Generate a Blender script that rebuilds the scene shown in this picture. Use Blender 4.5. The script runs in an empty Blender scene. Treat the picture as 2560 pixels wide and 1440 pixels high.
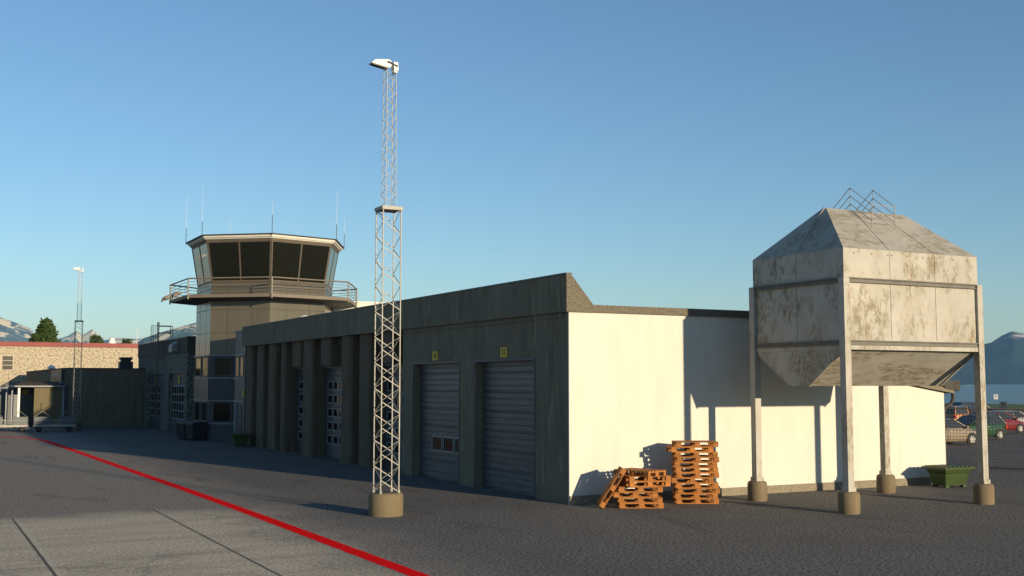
import bpy, bmesh, math, random
from mathutils import Vector, Matrix, noise
random.seed(7)
PI = math.pi
R = math.radians
S = bpy.context.scene
COL = S.collection

# ------------------------------------------------------------------ helpers
class MB:
    """collects shapes, build() links them as ONE mesh object"""
    def __init__(s):
        s.v = []; s.f = []; s.m = []; s.sm = []
    def add(s, vs, fs, mi=0, smooth=False):
        o = len(s.v)
        s.v += [tuple(v) for v in vs]
        for f in fs:
            s.f.append(tuple(i + o for i in f)); s.m.append(mi); s.sm.append(smooth)
        return s
    def box(s, x0, x1, y0, y1, z0, z1, mi=0):
        v = [(x0,y0,z0),(x1,y0,z0),(x1,y1,z0),(x0,y1,z0),(x0,y0,z1),(x1,y0,z1),(x1,y1,z1),(x0,y1,z1)]
        return s.add(v, [(0,3,2,1),(4,5,6,7),(0,1,5,4),(1,2,6,5),(2,3,7,6),(3,0,4,7)], mi)
    def bar(s, a, b, w, h=None, mi=0, up=None):
        """rectangular bar from a to b"""
        a = Vector(a); b = Vector(b); h = w if h is None else h
        d = (b - a).normalized()
        u = Vector(up) if up else (Vector((0,0,1)) if abs(d.z) < .95 else Vector((1,0,0)))
        x = d.cross(u).normalized(); y = x.cross(d).normalized()
        x *= w/2; y *= h/2
        v = [a-x-y, a+x-y, a+x+y, a-x+y, b-x-y, b+x-y, b+x+y, b-x+y]
        return s.add(v, [(3,2,1,0),(4,5,6,7),(0,1,5,4),(1,2,6,5),(2,3,7,6),(3,0,4,7)], mi)
    def tube(s, a, b, r, r2=None, n=8, mi=0, caps=True, smooth=True):
        a = Vector(a); b = Vector(b); r2 = r if r2 is None else r2
        d = (b - a).normalized()
        u = Vector((0,0,1)) if abs(d.z) < .95 else Vector((1,0,0))
        x = d.cross(u).normalized(); y = x.cross(d).normalized()
        v = []
        for p, rr in ((a, r), (b, r2)):
            for k in range(n):
                t = 2*PI*k/n
                v.append(p + x*(rr*math.cos(t)) + y*(rr*math.sin(t)))
        s.add(v, [(k, (k+1) % n, n+(k+1) % n, n+k)[::-1] for k in range(n)], mi, smooth)
        if caps:
            s.add(v[:n], [tuple(range(n))], mi); s.add(v[n:], [tuple(range(n))[::-1]], mi)
        return s
    def path(s, pts, r, n=8, mi=0):
        for a, b in zip(pts, pts[1:]): s.tube(a, b, r, n=n, mi=mi)
        return s
    def prism(s, poly, axis, a, b, mi=0):
        """poly: 2D outline in the two other axes (order x,y,z), extruded along axis from a to b"""
        n = len(poly)
        def P(p, t):
            q = list(p); q.insert(axis, t); return tuple(q)
        v = [P(p, a) for p in poly] + [P(p, b) for p in poly]
        s.add(v, [tuple(range(n)), tuple(range(n, 2*n))[::-1]] + [(k, n+k, n+(k+1) % n, (k+1) % n) for k in range(n)], mi)
        return s
    def lathe(s, prof, n=24, c=(0,0,0), mi=0, smooth=True):
        v = []
        for r, z in prof:
            for k in range(n):
                t = 2*PI*k/n
                v.append((c[0]+r*math.cos(t), c[1]+r*math.sin(t), c[2]+z))
        f = []
        for i in range(len(prof)-1):
            for k in range(n):
                f.append((i*n+k, i*n+(k+1) % n, (i+1)*n+(k+1) % n, (i+1)*n+k))
        s.add(v, f, mi, smooth)
        s.add(v[:n], [tuple(range(n))[::-1]], mi); s.add(v[-n:], [tuple(range(n))], mi)
        return s
    def build(s, name, mats, parent=None, loc=None, fixn=True):
        me = bpy.data.meshes.new(name)
        me.from_pydata([tuple(map(float, v)) for v in s.v], [], s.f)
        if not isinstance(mats, (list, tuple)): mats = [mats]
        for m in mats: me.materials.append(m)
        me.polygons.foreach_set('material_index', s.m)
        me.polygons.foreach_set('use_smooth', s.sm)
        if fixn:
            bm = bmesh.new(); bm.from_mesh(me)
            bmesh.ops.recalc_face_normals(bm, faces=bm.faces[:])
            bm.to_mesh(me); bm.free()
        me.update()
        o = bpy.data.objects.new(name, me); COL.objects.link(o)
        if parent: o.parent = parent
        if loc: o.location = loc
        return o

def tag(o, label=None, cat=None, group=None, kind=None):
    if label: o['label'] = label
    if cat: o['category'] = cat
    if group: o['group'] = group
    if kind: o['kind'] = kind
    return o
def thing(name, label, cat, loc=(0,0,0), rz=0, group=None):
    o = bpy.data.objects.new(name, None); COL.objects.link(o)
    o.empty_display_size = .3
    o.location = loc; o.rotation_euler = (0,0,rz)
    return tag(o, label, cat, group)
def kids(o): return [c for c in bpy.data.objects if c.parent == o]
def dup(o, loc=None, rz=None, label=None, parent=None):
    c = o.copy(); COL.objects.link(c)
    if parent: c.parent = parent
    if loc is not None: c.location = loc
    if rz is not None: c.rotation_euler = (0,0,rz)
    if label: c['label'] = label
    for k in kids(o): dup(k, parent=c)
    return c

# ------------------------------------------------------------------ materials
def newmat(name):
    m = bpy.data.materials.new(name); m.use_nodes = True
    nt = m.node_tree; nt.nodes.clear()
    out = nt.nodes.new('ShaderNodeOutputMaterial'); b = nt.nodes.new('ShaderNodeBsdfPrincipled')
    nt.links.new(b.outputs[0], out.inputs[0])
    return m, nt, b
def N(nt, t, **kw):
    n = nt.nodes.new(t)
    for k, v in kw.items():
        if k in n.inputs.keys(): n.inputs[k].default_value = v
        else: setattr(n, k, v)
    return n
def coords(nt, scale=(1,1,1), rand=False):
    tc = N(nt, 'ShaderNodeTexCoord'); mp = N(nt, 'ShaderNodeMapping')
    mp.inputs['Scale'].default_value = scale
    nt.links.new(tc.outputs['Object'], mp.inputs['Vector'])
    if rand:
        oi = N(nt, 'ShaderNodeObjectInfo'); mu = N(nt, 'ShaderNodeMath', operation='MULTIPLY'); mu.inputs[1].default_value = 37.
        nt.links.new(oi.outputs['Random'], mu.inputs[0]); nt.links.new(mu.outputs[0], mp.inputs['Location'])
    return mp.outputs[0]
def ramp(nt, fac, stops):
    r = N(nt, 'ShaderNodeValToRGB'); e = r.color_ramp.elements
    while len(e) < len(stops): e.new(.5)
    for k, (p, c) in zip(range(len(stops)), stops):
        e[k].position = p; e[k].color = (c[0], c[1], c[2], 1) if isinstance(c, (tuple, list)) else (c, c, c, 1)
    nt.links.new(fac, r.inputs[0]); return r.outputs[0]
def mix(nt, fac, a, b, mode='MIX'):
    n = N(nt, 'ShaderNodeMix', data_type='RGBA', blend_type=mode)
    for sck, val in ((n.inputs[0], fac), (n.inputs[6], a), (n.inputs[7], b)):
        if hasattr(val, 'links'): nt.links.new(val, sck)
        elif isinstance(val, (tuple, list)): sck.default_value = (*val[:3], 1)
        else: sck.default_value = val
    return n.outputs[2]
def noi(nt, vec, scale, detail=4, rough=.55, dist=0):
    n = N(nt, 'ShaderNodeTexNoise'); n.inputs['Scale'].default_value = scale; n.inputs['Detail'].default_value = detail
    n.inputs['Roughness'].default_value = rough; n.inputs['Distortion'].default_value = dist
    nt.links.new(vec, n.inputs['Vector']); return n.outputs[0]
def bump(nt, b, h, strength, dist):
    n = N(nt, 'ShaderNodeBump'); n.inputs['Strength'].default_value = strength; n.inputs['Distance'].default_value = dist
    nt.links.new(h, n.inputs['Height']); nt.links.new(n.outputs[0], b.inputs['Normal'])
def pm(name, c1, c2=None, scale=3., rough=.8, st=(1,1,1), bs=0, bscale=30., bd=.01, metal=0., spec=.4, rand=False, lo=.35, hi=.7, detail=5):
    m, nt, b = newmat(name)
    b.inputs['Roughness'].default_value = rough; b.inputs['Metallic'].default_value = metal
    b.inputs['Specular IOR Level'].default_value = spec
    vec = coords(nt, st, rand)
    if c2 is None: c2 = tuple(x*.8 for x in c1)
    nt.links.new(ramp(nt, noi(nt, vec, scale, detail), [(lo, c1), (hi, c2)]), b.inputs['Base Color'])
    if bs:
        bump(nt, b, noi(nt, coords(nt, (1,1,1)), bscale, 3), bs, bd)
    return m

M = {}
M['steel'] = pm('galvanised_steel', (.33,.32,.28), (.25,.24,.21), 6, .55, metal=0, spec=.5)
M['white_metal'] = pm('white_painted_metal', (.75,.73,.68), (.68,.66,.6), 3, .5)
M['dark_metal'] = pm('dark_painted_metal', (.02,.022,.026), (.03,.032,.035), 5, .5)
M['grey_metal'] = pm('grey_painted_metal', (.075,.08,.085), (.055,.06,.065), 4, .5)
M['rail'] = pm('tan_painted_rail', (.17,.14,.11), (.13,.11,.085), 4, .55)
M['cladding'] = pm('tan_cladding', (.098,.086,.058), (.084,.074,.051), .8, .27, st=(1,1,.4), spec=.75)
M['cab_frame'] = pm('brown_cab_frame', (.10,.083,.064), (.08,.066,.05), 4, .5)
M['joint'] = pm('cladding_joint', (.05,.042,.035), None, 4, .8)
M['ledge'] = pm('pale_ledge', (.24,.26,.28), (.18,.20,.22), 4, .5)
M['soffit'] = pm('dark_soffit', (.055,.052,.045), (.04,.038,.034), 2, .8)
M['roofing'] = pm('dark_roofing', (.06,.058,.062), (.045,.045,.05), 2, .8)
M['white_wall'] = pm('white_render', (.585,.57,.505), (.55,.533,.465), 1.3, .85, st=(1.6,1.6,.3), bs=.3, bscale=16, bd=.014)
M['rubber'] = pm('rubber', (.018,.018,.018), None, 5, .85)
M['red_fascia'] = pm('red_fascia', (.23,.04,.035), (.19,.035,.03), .7, .6)
M['window_frame'] = pm('pale_window_frame', (.26,.28,.29), (.20,.22,.23), 5, .5)
M['yellow'] = pm('yellow_plate', (.62,.44,.03), (.55,.40,.03), 5, .6)
M['black'] = pm('black_paint', (.012,.012,.012), None, 5, .6)
M['bin_green'] = pm('green_plastic', (.037,.062,.015), (.03,.052,.012), 2, .45, bs=.1, bscale=60, bd=.004)
M['bark'] = pm('bark', (.07,.05,.035), (.04,.03,.02), 6, .9)

def glassy(name, c, rough=.06, spec=.5):
    m, nt, b = newmat(name); b.inputs['Base Color'].default_value = (*c, 1)
    b.inputs['Roughness'].default_value = rough; b.inputs['Specular IOR Level'].default_value = spec
    bump(nt, b, noi(nt, coords(nt), 1.2, 1), .02, .02)
    return m
M['glass'] = glassy('dark_glass', (.005,.006,.005), .05, .2)
M['cab_glass'] = glassy('cab_glass', (.008,.009,.006), .04, .5)
M['pane_red'] = glassy('reddish_reflection_glass', (.05,.006,.006), .1)
M['lens'] = glassy('lamp_lens', (.05,.055,.06), .2)

def concrete(name, c1, c2, stain=.55, streak=True, bs=.35, bscale=9, base=None):
    m, nt, b = newmat(name); b.inputs['Roughness'].default_value = .9; b.inputs['Specular IOR Level'].default_value = .25
    v = coords(nt)
    col = ramp(nt, noi(nt, v, .9, 6, .6), [(.3, c1), (.72, c2)])
    if streak:
        vs = coords(nt, (2.2,2.2,.22))
        col = mix(nt, ramp(nt, noi(nt, vs, 1.6, 5, .65), [(.5, 0.), (.75, stain)]), col, tuple(x*.5 for x in c1))
        col = mix(nt, ramp(nt, noi(nt, coords(nt, (3,3,.5)), 1.1, 6, .7, .4), [(.57, 0.), (.72, .6)]), col, tuple(min(1, x*1.9) for x in c2))
    nt.links.new(col, b.inputs['Base Color'])
    bump(nt, b, noi(nt, v, bscale, 6, .7), bs, .03)
    return m
M['concrete'] = concrete('dark_weathered_concrete', (.150,.132,.088), (.20,.178,.125), .6, bs=.6)
M['column'] = concrete('brownish_column_concrete', (.108,.083,.053), (.138,.109,.073), .55)
M['pedestal'] = concrete('buff_concrete', (.185,.148,.09), (.145,.112,.068), .3, bs=.25, bscale=14)
M['dark_render'] = concrete('dark_brown_render', (.125,.104,.072), (.155,.13,.092), .45, bs=.15)

def pebble(name, light, dark, scale, lo=.44, hi=.56, bs=.8, bd=.02):
    m, nt, b = newmat(name); b.inputs['Roughness'].default_value = .95; b.inputs['Specular IOR Level'].default_value = .2
    v = coords(nt)
    n1 = noi(nt, v, scale, 3, .6, .3)
    col = ramp(nt, n1, [(lo, dark), (hi, light)])
    col = mix(nt, ramp(nt, noi(nt, v, .5, 3), [(.4, 0.), (.7, .25)]), col, tuple(x*.7 for x in light))
    nt.links.new(col, b.inputs['Base Color']); bump(nt, b, n1, bs, bd)
    return m
M['pebbledash'] = pebble('cream_pebbledash', (.425,.37,.275), (.165,.132,.088), 5.5, .36, .52, .4, .03)
M['pebble_dark'] = pebble('grey_pebbledash', (.215,.225,.19), (.06,.065,.055), 5.5, .4, .6, .9, .04)
M['pebble_coping'] = pebble('coping_pebbledash', (.17,.15,.115), (.10,.09,.066), 14, .35, .6, .8, .03)
M['plinth'] = pebble('speckled_plinth', (.27,.235,.17), (.12,.105,.08), 38, .38, .55, .4, .008)

# weathered silo metal
def silo_mat(name, st=(1,1,1), amount=1.):
    m, nt, b = newmat(name); b.inputs['Roughness'].default_value = .6; b.inputs['Metallic'].default_value = .1; b.inputs['Specular IOR Level'].default_value = .35
    v = coords(nt); vs = coords(nt, st)
    col = ramp(nt, noi(nt, v, .8, 5, .6), [(.3, (.415,.398,.35)), (.7, (.345,.33,.29))])
    def mul(a_, c_):
        n_ = N(nt, 'ShaderNodeMath', operation='MULTIPLY'); nt.links.new(a_, n_.inputs[0]); nt.links.new(c_, n_.inputs[1]); return n_.outputs[0]
    # patches of flaking grime: a coarse mask lets fine ragged streaks show only here and there
    area = ramp(nt, noi(nt, coords(nt, tuple(q*.5+.5 for q in st)), .85, 4, .6), [(.45, 0.), (.55, 1.)])
    fine = ramp(nt, noi(nt, coords(nt, tuple(q*2. for q in st)), 2.4, 10, .82, .2), [(.47, 0.), (.53, 1.)])
    wash = ramp(nt, noi(nt, vs, 1.4, 6, .7), [(.45, 0.), (.66, .45*amount)])
    col = mix(nt, wash, col, (.27,.245,.185))
    grime = mul(mul(area, fine), ramp(nt, noi(nt, v, 5, 6, .7), [(.3, .45*amount), (.6, .95*amount)]))
    col = mix(nt, grime, col, (.175,.148,.09))
    area2 = ramp(nt, noi(nt, coords(nt, (1.1,1.1,.9)), .7, 4, .6), [(.5, 0.), (.6, 1.)])
    rust = mul(area2, ramp(nt, noi(nt, coords(nt, tuple(q*2.6 for q in st)), 2.2, 10, .82), [(.53, 0.), (.59, .7*amount)]))
    col = mix(nt, rust, col, (.30,.155,.055))
    spk = ramp(nt, noi(nt, coords(nt, tuple(q*3. for q in st)), 5., 6, .8), [(.62, 0.), (.66, .55*amount)])
    col = mix(nt, spk, col, (.13,.11,.075))
    nt.links.new(col, b.inputs['Base Color'])
    bump(nt, b, noi(nt, v, 1.1, 3), .25, .03)
    return m
M['silo'] = silo_mat('weathered_silo_metal', (1.3,1.3,.6))
M['silo_roof'] = silo_mat('weathered_silo_roof', (.5,1.3,1.3), .75)
M['silo_leg'] = silo_mat('weathered_leg_metal', (2.5,2.5,.8), .8)
M['silo_band'] = pm('dull_band_steel', (.15,.14,.12), (.11,.105,.09), 3, .6)

# timber
def timber(name, c1, c2, st, scale=2.5, rand=True, plank=0, bs=.3):
    m, nt, b = newmat(name); b.inputs['Roughness'].default_value = .85; b.inputs['Specular IOR Level'].default_value = .25
    v = coords(nt, st, rand)
    col = ramp(nt, noi(nt, v, scale, 8, .7, .6), [(.3, c1), (.7, c2)])
    if rand:
        oi = N(nt, 'ShaderNodeObjectInfo')
        col = mix(nt, 1., col, ramp(nt, oi.outputs['Random'], [(0, (.66,.70,.76)), (1, (1.14,1.1,1.05))]), 'MULTIPLY')
    if plank:
        w = N(nt, 'ShaderNodeTexWave', wave_profile='SAW', bands_direction='X'); w.inputs['Scale'].default_value = plank
        nt.links.new(coords(nt), w.inputs[0])
        col = mix(nt, ramp(nt, w.outputs[0], [(.0, .85), (.08, 0.)]), col, tuple(x*.3 for x in c1))
    nt.links.new(col, b.inputs['Base Color']); bump(nt, b, noi(nt, v, scale*3, 4), bs, .006)
    return m
M['pallet'] = timber('orange_pallet_wood', (.43,.175,.045), (.29,.115,.032), (1,5,5), 5)
M['planks'] = timber('upright_timber_planks', (.16,.135,.075), (.11,.09,.05), (9,9,.5), 1.2, False, 1.6)

# ------------------------------------------------------------------ camera
CAM = Vector((-16.521, -27.785, 3.4))
cam = bpy.data.objects.new('camera', bpy.data.cameras.new('camera')); COL.objects.link(cam)
r_ = Vector((0.8840554024414455, -0.4673817925946716, 0.0005525984844326488))
u_ = Vector((-0.03955906480325071, -0.07364801419976015, 0.9964993980913004))
f_ = Vector((0.465704977218395, 0.8809825366915187, 0.08359811145349436))
cam.matrix_world = Matrix(((r_.x, u_.x, -f_.x, CAM.x), (r_.y, u_.y, -f_.y, CAM.y), (r_.z, u_.z, -f_.z, CAM.z), (0,0,0,1)))
cam.data.sensor_width = 36; cam.data.lens = 2838.9/2560*36
cam.data.clip_start = .2; cam.data.clip_end = 60000
S.camera = cam

# ------------------------------------------------------------------ light
SUN_EL = R(9.5); SUN_AZ = math.atan2(.25, -1.)      # clockwise from +Y
sun = bpy.data.objects.new('sun', bpy.data.lights.new('sun', 'SUN')); COL.objects.link(sun)
sd = Vector((math.sin(SUN_AZ)*math.cos(SUN_EL), math.cos(SUN_AZ)*math.cos(SUN_EL), math.sin(SUN_EL)))
sun.rotation_euler = sd.to_track_quat('Z', 'Y').to_euler()
sun.location = (10, -40, 30)
sun.data.energy = 5.0; sun.data.angle = R(.8); sun.data.color = (1., .81, .55)
w = bpy.data.worlds.new('World'); S.world = w; w.use_nodes = True
nt = w.node_tree; nt.nodes.clear()
wo = nt.nodes.new('ShaderNodeOutputWorld'); bg = nt.nodes.new('ShaderNodeBackground'); sky = nt.nodes.new('ShaderNodeTexSky')
sky.sky_type = 'NISHITA'; sky.sun_disc = False; sky.sun_elevation = SUN_EL; sky.sun_rotation = SUN_AZ
sky.altitude = 0; sky.air_density = 1.0; sky.dust_density = 0.0; sky.ozone_density = 3.3
bg.inputs[1].default_value = .110
nt.links.new(sky.outputs[0], bg.inputs[0]); nt.links.new(bg.outputs[0], wo.inputs[0])
S.view_settings.view_transform = 'Standard'; S.view_settings.look = 'None'; S.view_settings.gamma = 1
S.view_settings.exposure = .5; S.view_settings.use_curve_mapping = False
S.cycles.max_bounces = 6; S.cycles.use_denoising = True
S.cycles.volume_bounces = 0

# ------------------------------------------------------------------ ground, water, hills
def ground_mat():
    m, nt, b = newmat('worn_asphalt'); b.inputs['Roughness'].default_value = .92; b.inputs['Specular IOR Level'].default_value = .25
    v = coords(nt)
    sp = N(nt, 'ShaderNodeSeparateXYZ'); nt.links.new(v, sp.inputs[0])
    def mr(val, a, c, name=None):
        n = N(nt, 'ShaderNodeMapRange', interpolation_type='SMOOTHSTEP'); n.inputs[1].default_value = a; n.inputs[2].default_value = c
        nt.links.new(val, n.inputs[0]); return n.outputs[0]
    def mth(op, a, c=None):
        n = N(nt, 'ShaderNodeMath', operation=op)
        for i, q in enumerate((a, c)):
            if q is None: continue
            if hasattr(q, 'links'): nt.links.new(q, n.inputs[i])
            else: n.inputs[i].default_value = q
        return n.outputs[0]
    wob = mth('MULTIPLY', mth('SUBTRACT', noi(nt, v, .35, 4), .5), 3.0)
    X = mth('ADD', sp.outputs[0], wob); Y = mth('ADD', sp.outputs[1], wob)
    grain = noi(nt, v, 15, 3, .7); grain2 = noi(nt, v, 60, 2, .6); patch = noi(nt, v, .22, 5, .6)
    asp = ramp(nt, grain, [(.40, (.035,.034,.034)), (.58, (.235,.223,.205))])
    asp = mix(nt, ramp(nt, patch, [(.35, .0), (.7, .35)]), asp, (.066,.065,.066))
    lightpart = mth('MULTIPLY', mr(X, -5.6, -8.6), .95)
    asp = mix(nt, lightpart, asp, ramp(nt, grain, [(.39, (.12,.108,.09)), (.60, (.36,.325,.275))]))
    con = ramp(nt, grain, [(.37, (.34,.295,.22)), (.62, (.74,.65,.49))])
    con = mix(nt, ramp(nt, noi(nt, coords(nt, (.35,1.6,1)), .8, 5), [(.45, 0.), (.75, .45)]), con, (.17,.155,.13))
    cm = mth('MULTIPLY', mr(Y, 4.4, 2.4), mr(X, -7.6, -10.2))
    # cast joints in the concrete slabs
    def line(val, c, wd): return mth('LESS_THAN', mth('ABSOLUTE', mth('SUBTRACT', val, c)), wd)
    jit = mth('MULTIPLY', mth('SUBTRACT', noi(nt, v, 1.5, 3), .5), .03)
    Xj = mth('ADD', sp.outputs[0], jit); Yj = mth('ADD', sp.outputs[1], jit)
    j = None
    for c in (-14.1, -10.58, -17.6):
        q = line(Xj, c, .03); j = q if j is None else mth('MAXIMUM', j, q)
    jl = None
    for val, c, wd in ((Xj, -14.02, .045), (Yj, -.22, .02), (Yj, -3.8, .02), (Yj, -7.4, .02)):
        q = line(val, c, wd); jl = q if jl is None else mth('MAXIMUM', jl, q)
    con = mix(nt, mth('MULTIPLY', jl, .5), con, (.62,.56,.44))
    con = mix(nt, mth('MULTIPLY', j, .85), con, (.05,.05,.055))
    # old patches, drips and tyre scuffs
    stain = ramp(nt, noi(nt, coords(nt, (1.,.28,1)), .55, 7, .7, .8), [(.56, 0.), (.68, .5)])
    asp = mix(nt, stain, asp, (.045,.043,.042))
    drips = ramp(nt, noi(nt, v, 1.3, 5, .6), [(.68, 0.), (.75, .3)])
    col = mix(nt, cm, asp, con)
    col = mix(nt, drips, col, (.05,.047,.045))
    fw = N(nt, 'ShaderNodeTexVoronoi', feature='DISTANCE_TO_EDGE'); fw.inputs['Scale'].default_value = .16
    wv = N(nt, 'ShaderNodeVectorMath', operation='ADD'); nz = N(nt, 'ShaderNodeTexNoise'); nz.inputs['Scale'].default_value = .6; nz.inputs['Detail'].default_value = 6
    nt.links.new(v, nz.inputs['Vector']); nt.links.new(v, wv.inputs[0]); nt.links.new(nz.outputs[1], wv.inputs[1]); nt.links.new(wv.outputs[0], fw.inputs['Vector'])
    col = mix(nt, ramp(nt, fw.outputs[0], [(.0, .3), (.005, 0.)]), col, (.04,.04,.042))
    nt.links.new(col, b.inputs['Base Color'])
    h = mth('ADD', grain, mth('MULTIPLY', grain2, .35))
    bump(nt, b, h, 1., .05)
    return m
def asph_mat(name, c1, c2):
    return pm(name, c1, c2, 12, .92, bs=.7, bscale=18, bd=.03, spec=.25)
gm = ground_mat()
# shore runs beyond the car park on the north-east side
sh = Vector((2.42, -13.66)).normalized()
A = Vector((142.4, 111.8))
g = MB()
P1 = A + sh*380; P2 = A - sh*190
g.add([(-300,-300,0),(P1.x,P1.y,0),(P2.x,P2.y,0),(-300,300,0)], [(0,1,2,3)])
ground = tag(g.build('ground', gm, fixn=False), kind='structure')
# outer land
grass_m = pm('mown_grass', (.06,.115,.02), (.045,.085,.018), .08, .95, bs=.3, bscale=3, bd=.1)
far = MB()
far.add([(-6000,-4000,-.25),(400,-4000,-.25),(A.x+sh.x*400,A.y+sh.y*400,-.25),(A.x+.5,A.y+.5,-.25),(A.x-sh.x*1400,A.y-sh.y*1400,-.25),(-6000,2500,-.25)], [(0,1,2,3,4,5)])
tag(far.build('land', grass_m, fixn=False), kind='structure')
# grass verge along the shore
gv = MB()
nrm = Vector((-sh.y, sh.x))
if nrm.dot(Vector((CAM.x, CAM.y)) - A) < 0: nrm = -nrm
p = [A - sh*330 + nrm*.5, A + sh*260 + nrm*.5, A + sh*260 + nrm*42, A - sh*330 + nrm*42]
pts = []; nn = 60
for k in range(nn+1):
    t = k/nn
    for q in range(4):
        s_ = q/3
        c = (p[0].lerp(p[1], t)).lerp(p[3].lerp(p[2], t), s_)
        z = .02 + .35*math.sin(PI*s_)*(.6+.4*noise.noise((t*20, s_*3, 1)))
        pts.append((c.x, c.y, z))
gv.add(pts, [(k*4+q, k*4+q+1, (k+1)*4+q+1, (k+1)*4+q) for k in range(nn) for q in range(3)], 0, True)
tag(gv.build('grass', grass_m), kind='structure')
# water
m, nt, b = newmat('fjord_water'); b.inputs['Base Color'].default_value = (.05,.075,.065,1); b.inputs['Roughness'].default_value = .3
bump(nt, b, noi(nt, coords(nt, (1,1,1)), .35, 4), .35, .25)
wtr = MB(); wtr.add([(-16000,-16000,-.8),(16000,-16000,-.8),(16000,16000,-.8),(-16000,16000,-.8)], [(0,1,2,3)])
tag(wtr.build('water', m, fixn=False), kind='structure')

def px_bearing(x): return R(62.138) - math.atan((x-1280)/2838.9)
def hills(name, prof, x0, x1, rp, r0, r1, mat, nb=260, nr=60, rough=.12, seed=0, base=-1.):
    """prof: (picture x, height in px over horizon) ridge line; real terrain rp metres away"""
    mb = MB(); vs = []
    def ph(x):
        if x <= prof[0][0]: return prof[0][1]
        for (a, ha), (c, hc) in zip(prof, prof[1:]):
            if x <= c: return ha + (hc-ha)*(x-a)/(c-a)
        return prof[-1][1]
    for i in range(nb+1):
        x = x0 + (x1-x0)*i/nb
        t = px_bearing(x); hp = ph(x)
        for k in range(nr+1):
            s_ = k/nr
            r = r0 + (r1-r0)*s_
            sp = (rp-r0)/(r1-r0)
            q = s_/sp if s_ < sp else max(0, 1-(s_-sp)/(1-sp))
            q = q**1.25 if s_ < sp else q
            H = hp/2838.9*rp
            X = CAM.x + r*math.cos(t); Y = CAM.y + r*math.sin(t)
            n = noise.ridged_multi_fractal(Vector((X, Y, seed*100.))*(.9/1000), 1., 2.1, 5, 1., 2.) - 1.1
            n2 = noise.fractal(Vector((X, Y, 50+seed))*(3.5/1000), 1., 2., 5)
            env = math.sin(min(1, q)*PI)*.9 + .04
            z = base + H*q + H*rough*(n*.8 + n2*.5)*env
            vs.append((X, Y, max(z, base-3) if k else base-6))
    mb.add(vs, [(i*(nr+1)+k, (i+1)*(nr+1)+k, (i+1)*(nr+1)+k+1, i*(nr+1)+k+1) for i in range(nb) for k in range(nr)], 0, True)
    return tag(mb.build(name, mat), kind='structure')
def hill_mat(name, green, rock_shade, snow, zlo, zhi, snowamt, sc=1.):
    m, nt, b = newmat(name); b.inputs['Roughness'].default_value = .95; b.inputs['Specular IOR Level'].default_value = .1
    v = coords(nt)
    sp = N(nt, 'ShaderNodeSeparateXYZ'); nt.links.new(v, sp.inputs[0])
    z = N(nt, 'ShaderNodeMapRange'); z.inputs[1].default_value = zlo; z.inputs[2].default_value = zhi; nt.links.new(sp.outputs[2], z.inputs[0])
    n1 = noi(nt, v, .004*sc, 8, .65, .4)
    ad = N(nt, 'ShaderNodeMath', operation='ADD'); nt.links.new(z.outputs[0], ad.inputs[0]); nt.links.new(n1, ad.inputs[1])
    col = ramp(nt, ad.outputs[0], [(.45, green), (1.0, rock_shade)])
    n2 = noi(nt, v, .0075*sc, 7, .6, .6)
    a2 = N(nt, 'ShaderNodeMath', operation='MULTIPLY_ADD'); a2.inputs[1].default_value = .22; nt.links.new(z.outputs[0], a2.inputs[0]); nt.links.new(n2, a2.inputs[2])
    col = mix(nt, ramp(nt, noi(nt, v, .012*sc, 6, .6, .8), [(.44, 0.), (.54, .8)]), col, tuple(x*.62 for x in rock_shade))  # blue-grey patches: rock, plus hillside shadow painted into the colour
    col = mix(nt, ramp(nt, a2.outputs[0], [(snowamt, 0.), (snowamt+.05, 1.)]), col, snow)
    nt.links.new(col, b.inputs['Base Color'])
    return m
hm_l = hill_mat('snow_patched_fell', (.14,.27,.14), (.11,.18,.23), (.64,.58,.42), 40, 260, .655, 2.6)
hills('mountains', [(-400,120),(-120,175),(0,152),(40,140),(75,128),(90,100),(110,76),(150,70),(200,60)], -420, 205, 4200, 3600, 5400, hm_l, seed=1, rough=.10)
hills('mountains', [(90,60),(140,102),(172,112),(190,124),(205,113),(230,127),(248,112),(262,102),(300,108),(340,106),(380,110)], 60, 400, 6500, 5800, 7800, hm_l, nb=200, seed=2, rough=.09)
hm_m = hill_mat('low_green_fell', (.09,.19,.085), (.09,.16,.17), (.64,.58,.42), 30, 230, .65, 2.6)
hills('mountains', [(240,92),(290,99),(340,98),(360,112),(420,132),(490,152),(560,170),(700,185),(1000,150)], 230, 1000, 3600, 3050, 4600, hm_m, seed=3, rough=.09)
hm_r = hill_mat('dark_fjord_mountain', (.018,.042,.034), (.022,.032,.042), (.42,.40,.36), 150, 500, .66, .8)  # dark forest tones with the range's shade put into the colour
hills('mountains', [(500,30),(800,60),(1100,82),(1400,70),(1700,95),(2000,70),(2250,66),(2340,95),(2380,92),(2430,86),(2462,93),(2478,96),(2506,112),(2530,121),(2560,115),(2620,92),(2700,80),(2800,110),(3100,90),(3500,120),(4000,70),(4400,30)], 500, 4400, 6800, 5800, 8200, hm_r, nb=560, seed=4, rough=.24)
# low islet on the far shore
hills('islet', [(2385,0.5),(2405,3.2),(2428,3.6),(2445,0.5)], 2380, 2450, 3000, 2950, 3100, hm_m, nb=40, nr=12, seed=6, rough=.1, base=-1.)

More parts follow.
